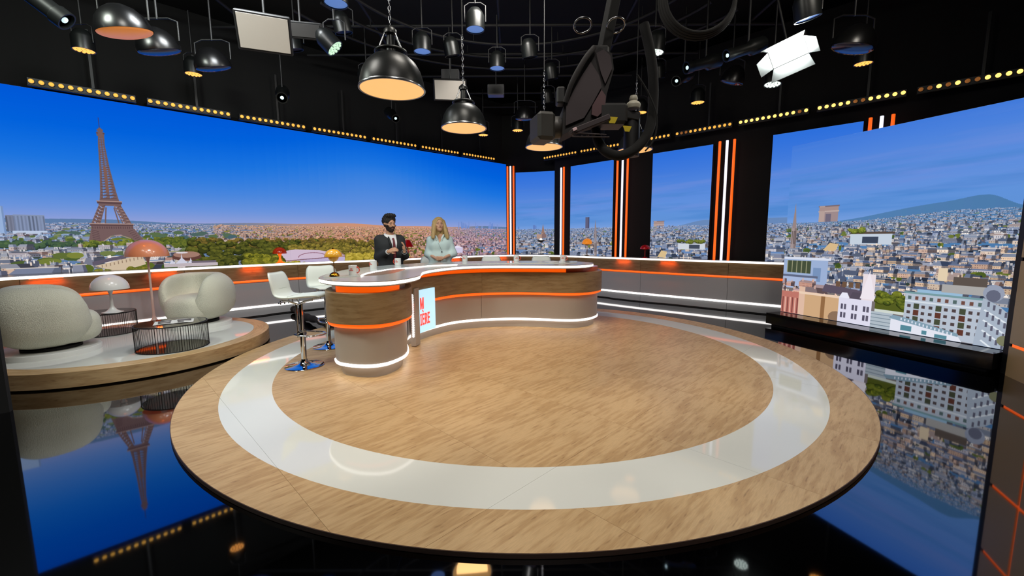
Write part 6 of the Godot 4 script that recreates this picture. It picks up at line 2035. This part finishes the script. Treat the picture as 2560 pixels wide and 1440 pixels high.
func build_rig() -> void:
	build_pool_lights()
	# pipes of the grid
	var g := GRID
	for i in 9:
		var z := -3.2 - i * 1.15
		var half := minf(7.0, 12.6 + z * 0.95) if z < -6.5 else 7.0
		var t := thing("grid_pipe", "black ceiling pipe running across the studio in the lighting grid", "pipe", Vector3(0, g, z), 0.0, "black pipes of the lighting grid")
		part(t, "tube", tube([Vector3(-half, 0, 0), Vector3(half * 0.92, 0, 0)], 0.026, 8), M.pipe)
	for i in 5:
		var x := -4.6 + i * 2.2
		var t := thing("grid_pipe", "black ceiling pipe running from front to back in the lighting grid", "pipe", Vector3(x, g + 0.056, -5.5), 0.0, "black long pipes of the lighting grid")
		part(t, "tube", tube([Vector3(0, 0, 4.0), Vector3(0, 0, -4.5 + absf(x) * 0.5)], 0.026, 8), M.pipe)
	# two curved rails over the middle of the stage
	for k in 3:
		var pts := []
		for i in 33:
			var a := lerpf(-2.75, -0.4, i / 32.0)
			pts.append(Vector3(STAGE.x + cos(a) * (2.6 + k * 0.55), 0, STAGE.y + sin(a) * (2.6 + k * 0.55)))
		var t := thing("curved_rail", ["inner", "middle", "outer"][k] + " curved black rail hung under the lighting grid", "rail", Vector3(0, 5.0, 0), 0.0, "curved rails under the grid")
		part(t, "rail", tube(pts, 0.022, 6), M.pipe)
		for i in [4, 12, 20, 28]: part(t, "rod", tube([pts[i], pts[i] + Vector3(0, 0.17, 0)], 0.008, 5), M.pipe)
	# cans with bluish lenses
	var blue := glow(c8(98, 136, 206), 0.62)
	var amber_face := mk(c8(46, 26, 14), 0.4)
	var amber := glow(c8(255, 176, 84), 1.5)
	var white_face := glow(c8(120, 132, 124), 0.35)
	var white := glow(c8(226, 242, 232), 1.3)
	var grp := "black can lights with bluish lenses"
	can_light(Vector3(-2.014, 4.217, -5.2), "black can light with bluish lens above the large black pendant, nearest the masking flat", blue, null, Vector3.ZERO, 0.135, grp)
	can_light(Vector3(-0.474, 4.296, -6.0), "black can light with pale bluish lens above the second pendant", blue, null, Vector3.ZERO, 0.125, grp)
	can_light(Vector3(-1.311, 4.27, -6.6), "black can light with bluish lens just right of the large pendant's chain", blue, null, Vector3.ZERO, 0.128, grp)
	can_light(Vector3(-0.227, 4.331, -7.4), "black can light with bluish lens right of the second pendant's cord", blue, null, Vector3.ZERO, 0.127, grp)
	can_light(Vector3(3.054, 3.736, -4.6), "black can light with blue lens above the lit soft panel", blue, null, Vector3(0.1, 0, 0.25), 0.12, grp)
	grp = "can lights with amber beads"
	for a in [[Vector3(-5.756, 4.061, -6.0), 0.122, "amber beaded can light over the lounge armchairs"], [Vector3(-5.169, 4.195, -7.2), 0.125, "amber beaded can light over the tall orange floor lamp"], [Vector3(4.778, 3.836, -6.0), 0.108, "amber beaded can light over the large free-standing screen"], [Vector3(3.579, 4.071, -8.4), 0.128, "amber beaded can light before the arch panel"], [Vector3(0.152, 3.99, -10.1), 0.13, "amber beaded can light before the corner of the display walls"], [Vector3(-0.70, 4.08, -10.9), 0.13, "amber beaded can light near the end of the long display wall"], [Vector3(2.7, 4.09, -9.1), 0.13, "amber beaded can light behind the crane camera"]]:
		var cn := can_light(a[0], a[2], amber_face, amber, Vector3.ZERO, a[1], grp)
		beam(cn, Vector3(a[0].x, 0.0, a[0].z - 0.1), 1.2, 20.0)
	grp = "unlit black can lights"
	var unlit := mk(c8(24, 26, 32), 0.15)
	for a in [[Vector3(-2.35, 4.4, -6.3), "unlit black can light left of the large pendant's chain"], [Vector3(-0.9, 4.33, -6.9), "unlit black can light between the large pendant and the second pendant"], [Vector3(0.3, 4.3, -6.9), "unlit black can light left of the crane camera"], [Vector3(0.72, 4.3, -7.8), "unlit black can light behind the crane camera body"], [Vector3(-2.55, 4.25, -7.8), "unlit black can light over the seated side of the desk"], [Vector3(0.75, 4.25, -8.95), "unlit black can light before the skyscraper panel"], [Vector3(-3.2, 4.3, -6.6), "unlit black can light behind the unlit white soft panel"], [Vector3(2.6, 4.3, -7.8), "unlit black can light above the arch panel"]]:
		can_light(a[0], a[1], unlit, null, Vector3(0.2, 0, 0.15), 0.12, grp)
	grp = "can lights with white beads"
	can_light(Vector3(-2.169, 3.857, -5.5), "white beaded can light tilted beside the unlit soft panel", white_face, glow(c8(190, 226, 198), 0.8), Vector3(0.15, 0, 0.75), 0.115, grp)
	can_light(Vector3(1.947, 3.994, -6.0), "white beaded can light right of the crane camera", white_face, white, Vector3(0, 0, -0.1), 0.122, grp)
	can_light(Vector3(3.565, 3.574, -6.0), "white beaded can light below the lit soft panel", white_face, white, Vector3(-0.1, 0, -0.1), 0.108, grp)
	# profile spots
	profile_light(Vector3(-4.154, 3.557, -4.2), Vector3(-4.62, 3.98, -4.0), "black profile spotlight above the lounge, lens glinting white", 0.09)
	profile_light(Vector3(-3.859, 3.884, -7.4), Vector3(-4.1, 4.15, -7.9), "black profile spotlight low over the long display wall", 0.09)
	profile_light(Vector3(-2.4, 4.0, -9.1), Vector3(-2.65, 4.25, -9.5), "black profile spotlight beyond the large pendant, low over the display wall", 0.085)
	profile_light(Vector3(2.536, 3.948, -6.4), Vector3(3.05, 4.1, -6.5), "long black profile spotlight right of the crane camera, upper of a pair", 0.085)
	profile_light(Vector3(2.623, 3.977, -7.0), Vector3(2.95, 4.2, -7.3), "short black profile spotlight below the long pair", 0.08)
	profile_light(Vector3(2.717, 3.787, -5.6), Vector3(3.2, 3.95, -5.65), "long black profile spotlight next to the lit soft panel", 0.075)
	# bowls
	var warm_in := glow(c8(214, 130, 62), 0.55)
	bowl_light(Vector3(-3.966, 3.65, -4.6), "dark glossy bowl light with an orange glow over the lounge", 0.24, warm_in, Vector3(0.25, 0, 0.1))
	bowl_light(Vector3(-4.101, 3.714, -5.2), "dark glossy bowl light with a bluish glass beside the orange-glowing one", 0.22, mk(c8(52, 58, 84), 0.15), Vector3(0.3, 0, 0.1))
	bowl_light(Vector3(-4.023, 3.832, -6.0), "dark glossy bowl light farthest along the row over the lounge", 0.22, mk(c8(44, 48, 72), 0.15), Vector3(0.3, 0, 0.1))
	bowl_light(Vector3(0.28, 3.944, -8.95), "dark bowl light behind the third pendant", 0.2, mk(c8(60, 62, 90), 0.15), Vector3(0.2, 0, 0))
	bowl_light(Vector3(3.993, 3.706, -5.2), "dark bowl light right of the lit soft panel", 0.22, mk(c8(40, 44, 66), 0.15), Vector3(0.2, 0, -0.2))
	bowl_light(Vector3(3.53, 3.97, -7.04), "dark bowl light under the pair of profile spotlights", 0.18, mk(c8(42, 46, 70), 0.15), Vector3(0.3, 0, -0.2))
	# soft panels: two unlit, one lit
	var off_face := mk(c8(196, 190, 182), 0.6)
	soft_panel(Vector3(-2.76, 3.81, -5.0), Vector3(-2.2, 3.0, -3.6), "unlit white soft panel hanging over the lounge side of the desk", 0.5, 0.34, off_face, false, "unlit soft panels")
	soft_panel(Vector3(-1.05, 4.06, -7.6), Vector3(-0.8, 3.2, -5.5), "small unlit white soft panel behind the second pendant's rim", 0.52, 0.3, off_face, false, "unlit soft panels")
	soft_panel(Vector3(-2.612, 4.076, -5.5), Vector3(-2.2, 3.2, -3.6), "dark grey panel light above the unlit white soft panel", 0.5, 0.14, mk(c8(40, 38, 37), 0.6), false, "dark panel lights")
	var lit := soft_panel(Vector3(3.373, 3.74, -5.4), Vector3(1.9, 1.6, -3.2), "brightly lit soft panel with open barn doors", 0.37, 0.22, glow(c8(246, 255, 250), 2.2), true)
	lit.rotate_object_local(Vector3.FORWARD, 0.3)
	var l := AreaLight3D.new()
	l.name = "panel_light"
	l.area_size = Vector2(0.37, 0.22)
	l.light_energy = 1.6
	l.light_color = Color(0.95, 1.0, 0.97)
	l.shadow_enabled = true
	l.area_range = 20.0
	lit.add_child(l)
	l.position = Vector3(0, 0, -0.005)
	# loudspeakers
	for s in [[Vector3(-1.088, 4.43, -8.0), "small black loudspeaker left of the second pendant's cord"], [Vector3(-0.288, 4.34, -8.5), "small black loudspeaker right of the second pendant"]]:
		var t := thing("loudspeaker", s[1], "speaker", s[0], 0.0, "small loudspeakers in the grid")
		part(t, "cabinet", box_mesh(Vector3(0.32, 0.19, 0.2), 0.012), M.metal_grey)
		part(t, "grille", box_mesh(Vector3(0.29, 0.16, 0.01), 0.004, Vector3(0, 0, 0.104)), M.black_satin)
		part(t, "bracket", tube([Vector3(0, 0.09, 0), Vector3(0, GRID - 0.03 - float(s[0].y), 0)], 0.012, 6), M.black_satin)
	# the soft lights that light the stage from the front of the grid
	var names := ["stool end of the desk", "middle of the stage", "free-standing screen side of the stage", "lounge armchairs", "front rim of the stage", "two presenters", "low wall behind the lounge"]
	for i in SOFT.size():
		var a: Array = SOFT[i]
		var dir: Vector3 = (a[1] - a[0]).normalized()
		soft_panel(a[0] - dir * 0.03, a[1], "soft studio panel light in the grid aimed at the " + names[i], a[4], a[5], glow(Color(1.0, 0.98, 0.94), 1.0), false, "soft panel lights that light the stage")

func build_pool_lights() -> void:
	var names := ["stage floor before the desk", "middle of the stage floor", "right half of the white ring", "stage rim beside the free-standing screen", "front rim of the stage", "stage rim beside the lounge"]
	for i in POOLS.size():
		var a: Array = POOLS[i]
		var dir: Vector3 = (a[1] - a[0]).normalized()
		profile_light(a[0] - dir * 0.09, a[0] - dir * 0.6, "black profile spotlight in the front grid aimed at the " + names[i], 0.09)

# ---------------------------------------------------------------- crane camera hanging in front of the grid
func build_tv_camera() -> void:
	var t := thing("crane_camera", "large dark television camera hanging tilted from a crane head, lens to the left", "camera", Vector3(0.5, 2.3, -3.0))
	var dark := mk(c8(26, 23, 24), 0.85)
	var plum := mk(c8(54, 46, 49), 0.85)
	# slanted body: a slab outline pushed back in depth
	var body := PackedVector2Array([Vector2(0.355, 2.23), Vector2(0.36, 2.42), Vector2(0.44, 2.60), Vector2(0.545, 2.76), Vector2(0.60, 2.80), Vector2(0.685, 2.76), Vector2(0.70, 2.66), Vector2(0.655, 2.5), Vector2(0.64, 2.36), Vector2(0.60, 2.33), Vector2(0.5, 2.30)])
	part(t, "body", upright_slab(body, Vector2(0.5, 2.3), -0.26, 0.0, 0.012), dark)
	part(t, "side_panel", upright_slab(PackedVector2Array([Vector2(0.375, 2.29), Vector2(0.378, 2.42), Vector2(0.45, 2.57), Vector2(0.54, 2.70), Vector2(0.60, 2.61), Vector2(0.615, 2.54), Vector2(0.555, 2.43), Vector2(0.50, 2.34)]), Vector2(0.5, 2.3), 0.0, 0.014, 0.006), plum)
	part(t, "rear_panel", upright_slab(PackedVector2Array([Vector2(0.575, 2.755), Vector2(0.625, 2.78), Vector2(0.67, 2.74), Vector2(0.685, 2.66), Vector2(0.64, 2.56), Vector2(0.61, 2.63)]), Vector2(0.5, 2.3), 0.0, 0.016, 0.006), plum)
	part(t, "connector_panel", upright_slab(PackedVector2Array([Vector2(0.555, 2.42), Vector2(0.615, 2.52), Vector2(0.645, 2.48), Vector2(0.64, 2.39), Vector2(0.59, 2.345), Vector2(0.55, 2.36)]), Vector2(0.5, 2.3), 0.0, 0.018, 0.005), mk(c8(74, 48, 52), 0.7))
	part(t, "handle", tube(spline3([cam_at(0.37, 2.44, 0.02), cam_at(0.41, 2.56, 0.05), cam_at(0.49, 2.70, 0.05), cam_at(0.56, 2.79, 0.02)], 5), 0.017, 8), dark)
	part(t, "viewfinder", box_mesh(Vector3(0.06, 0.11, 0.1), 0.01, cam_at(0.345, 2.50, -0.06)), M.black_satin)
	# lens pointing left: barrel rings and a square hood
	var lens := new_st()
	add_tube(lens, [cam_at(0.40, 2.315, -0.12), cam_at(0.33, 2.305, -0.11)], 0.052, 20)
	add_tube(lens, [cam_at(0.345, 2.307, -0.11), cam_at(0.26, 2.30, -0.1)], 0.075, 24)
	add_tube(lens, [cam_at(0.30, 2.303, -0.105), cam_at(0.285, 2.302, -0.103)], 0.082, 24)
	part(t, "lens_barrel", done(lens), mk(c8(52, 49, 46), 0.5))
	var hood := box_mesh(Vector3(0.13, 0.19, 0.22), 0.022, Vector3.ZERO)
	part(t, "lens_hood", hood, mk(c8(48, 46, 42), 0.55), cam_at(0.222, 2.297, -0.1), Vector3(0, 0.25, 0))
	part(t, "front_glass", lathe([Vector2(0, 0), Vector2(0.068, 0), Vector2(0.066, 0.006), Vector2(0, 0.01)], 28), M.glass_black, cam_at(0.174, 2.297, -0.112), Vector3(0, 0.25, PI / 2))
	# mounting plate and frame
	part(t, "slide_plate", tilted_bar(cam_at(0.405, 2.232, 0.05), cam_at(0.66, 2.335, 0.02), 0.035, 0.1), plum)
	part(t, "plate_label", tilted_bar(cam_at(0.412, 2.238, 0.103), cam_at(0.438, 2.25, 0.101), 0.02, 0.006), mk(c8(206, 176, 180), 0.6))
	for k in 5:
		part(t, "frame_bar", tilted_bar(cam_at(0.42 + k * 0.045, 2.205 + k * 0.002, 0.08), cam_at(0.445 + k * 0.045, 2.225 + k * 0.002, 0.0), 0.008, 0.012), plum)
	part(t, "frame_rail", tilted_bar(cam_at(0.40, 2.225, 0.085), cam_at(0.64, 2.21, 0.085), 0.008, 0.01), plum)
	part(t, "frame_rail", tilted_bar(cam_at(0.41, 2.20, 0.085), cam_at(0.66, 2.195, 0.085), 0.008, 0.01), plum)
	# pan head, knob and yellow tags
	part(t, "pan_head", box_mesh(Vector3(0.2, 0.14, 0.2), 0.02, cam_at(0.70, 2.37, -0.08)), M.black_satin)
	part(t, "pan_column", tube([cam_at(0.86, 2.10, -0.1), cam_at(0.86, 2.40, -0.1)], 0.055, 20), M.black_satin)
	part(t, "brake_knob", lathe([Vector2(0, 0), Vector2(0.045, 0), Vector2(0.05, 0.02), Vector2(0.045, 0.035), Vector2(0.025, 0.05), Vector2(0.03, 0.065), Vector2(0.022, 0.085), Vector2(0, 0.09)], 20), mk(c8(150, 145, 130), 0.5), cam_at(0.855, 2.42, -0.06))
	part(t, "head_arm", tilted_bar(cam_at(0.70, 2.40, -0.1), cam_at(0.90, 2.36, -0.1), 0.05, 0.12), M.black_satin)
	for y in [[0.645, 2.33, 0.72, 2.30], [0.755, 2.27, 0.815, 2.245]]:
		var st := new_st()
		var a: Vector3 = cam_at(y[0], y[1] + 0.005, 0.06)
		var b: Vector3 = cam_at(y[2], y[1] + 0.0, 0.06)
		var c: Vector3 = cam_at(lerpf(y[0], y[2], 0.75), y[3] - 0.01, 0.06)
		var d: Vector3 = cam_at(lerpf(y[0], y[2], 0.25), y[3] - 0.008, 0.06)
		quad(st, a, b, c, d)
		quad(st, a + Vector3(0, 0, -0.004), b + Vector3(0, 0, -0.004), c + Vector3(0, 0, -0.004), d + Vector3(0, 0, -0.004))
		part(t, "yellow_tag", done(st), mk(c8(186, 164, 26), 0.5))
	# thick cable loop and crane arm
	part(t, "cable_loop", tube(spline3([cam_at(0.93, 3.0, -0.12), cam_at(0.985, 2.75, -0.1), cam_at(1.0, 2.5, -0.08), cam_at(0.97, 2.28, -0.05), cam_at(0.88, 2.15, -0.02), cam_at(0.76, 2.09, 0.0), cam_at(0.67, 2.12, -0.03), cam_at(0.62, 2.2, -0.08), cam_at(0.61, 2.3, -0.14)], 8), 0.034, 12), M.rubber)
	part(t, "thin_cable", tube(spline3([cam_at(0.86, 2.62, 0.0), cam_at(0.94, 2.5, 0.0), cam_at(1.0, 2.35, 0.0), cam_at(0.99, 2.2, 0.0), cam_at(0.93, 2.12, 0.0)], 8), 0.006, 6), M.rubber)
	part(t, "crane_arm", tilted_bar(cam_at(0.63, 2.7, -0.14), cam_at(0.95, 4.3, -0.25), 0.07, 0.08), M.rubber)
	part(t, "crane_bracket", box_mesh(Vector3(0.12, 0.12, 0.16), 0.015, cam_at(0.62, 2.78, -0.13)), M.black_satin)
	for k in 2:
		var ring := []
		for i in 25: ring.append(cam_at(0.50 + k * 0.23 + cos(TAU * i / 24) * 0.06, 2.985 + sin(TAU * i / 24) * 0.028, -0.1 + sin(TAU * i / 24) * 0.05))
		part(t, "cable_ring", tube(ring, 0.007, 6), M.steel)
	# the arm continues up to a trolley under the grid
	var tr := thing("crane_trolley", "black trolley under the grid that carries the crane camera arm", "trolley", Vector3(0.96, 4.62, -3.3))
	part(tr, "box", box_mesh(Vector3(0.3, 0.3, 0.3), 0.02, Vector3(0, -0.1, 0)), M.black_satin)
	part(tr, "hanger", tube([Vector3(0, 0.05, 0), Vector3(0, 1.6, 0)], 0.03, 10), M.black_satin)
	# hoops of spare cable hanging behind the camera
	var cc := thing("cable_coil", "black coil of spare cable hanging from the grid right of the crane camera", "cable", Vector3(1.62, 3.55, -3.9))
	for k in 4:
		var ring := []
		for i in 33: ring.append(Vector3(cos(TAU * i / 32) * (0.33 - k * 0.012), sin(TAU * i / 32) * (0.31 - k * 0.01), 0.02 * k))
		part(cc, "loop", tube(ring, 0.016, 8), M.rubber)
	part(cc, "tie", tube([Vector3(0, 0.3, 0.03), Vector3(0, 1.4, 0.03)], 0.01, 6), M.black_satin)

func upright_slab(poly: PackedVector2Array, o: Vector2, z0: float, z1: float, _bev: float) -> ArrayMesh:
	var st := new_st()
	var p := PackedVector2Array()
	for q in poly: p.append(q - o)
	if Geometry2D.is_polygon_clockwise(p): p.reverse()
	var tri := Geometry2D.triangulate_polygon(p)
	for q in range(0, tri.size(), 3):
		for sd in 2:
			for w in 3:
				var a := p[tri[q + (w if sd == 0 else 2 - w)]]
				st.set_uv(a)
				st.add_vertex(Vector3(a.x, a.y, z0 if sd == 0 else z1))
	for i in p.size():
		var a := p[i]
		var b := p[(i + 1) % p.size()]
		quad(st, Vector3(a.x, a.y, z1), Vector3(b.x, b.y, z1), Vector3(b.x, b.y, z0), Vector3(a.x, a.y, z0))
	return done(st)

func tilted_bar(a: Vector3, b: Vector3, h: float, w: float) -> ArrayMesh:
	var st := new_st()
	var x := (b - a).normalized()
	var z := x.cross(Vector3.UP).normalized()
	var y := z.cross(x)
	add_box(st, Vector3.ZERO, Vector3(a.distance_to(b), h, w), 0.004, Transform3D(Basis(x, y, z), (a + b) * 0.5))
	return done(st)

func cam_at(x: float, y: float, z := 0.0) -> Vector3:
	return Vector3(x - 0.5, y - 2.3, z)
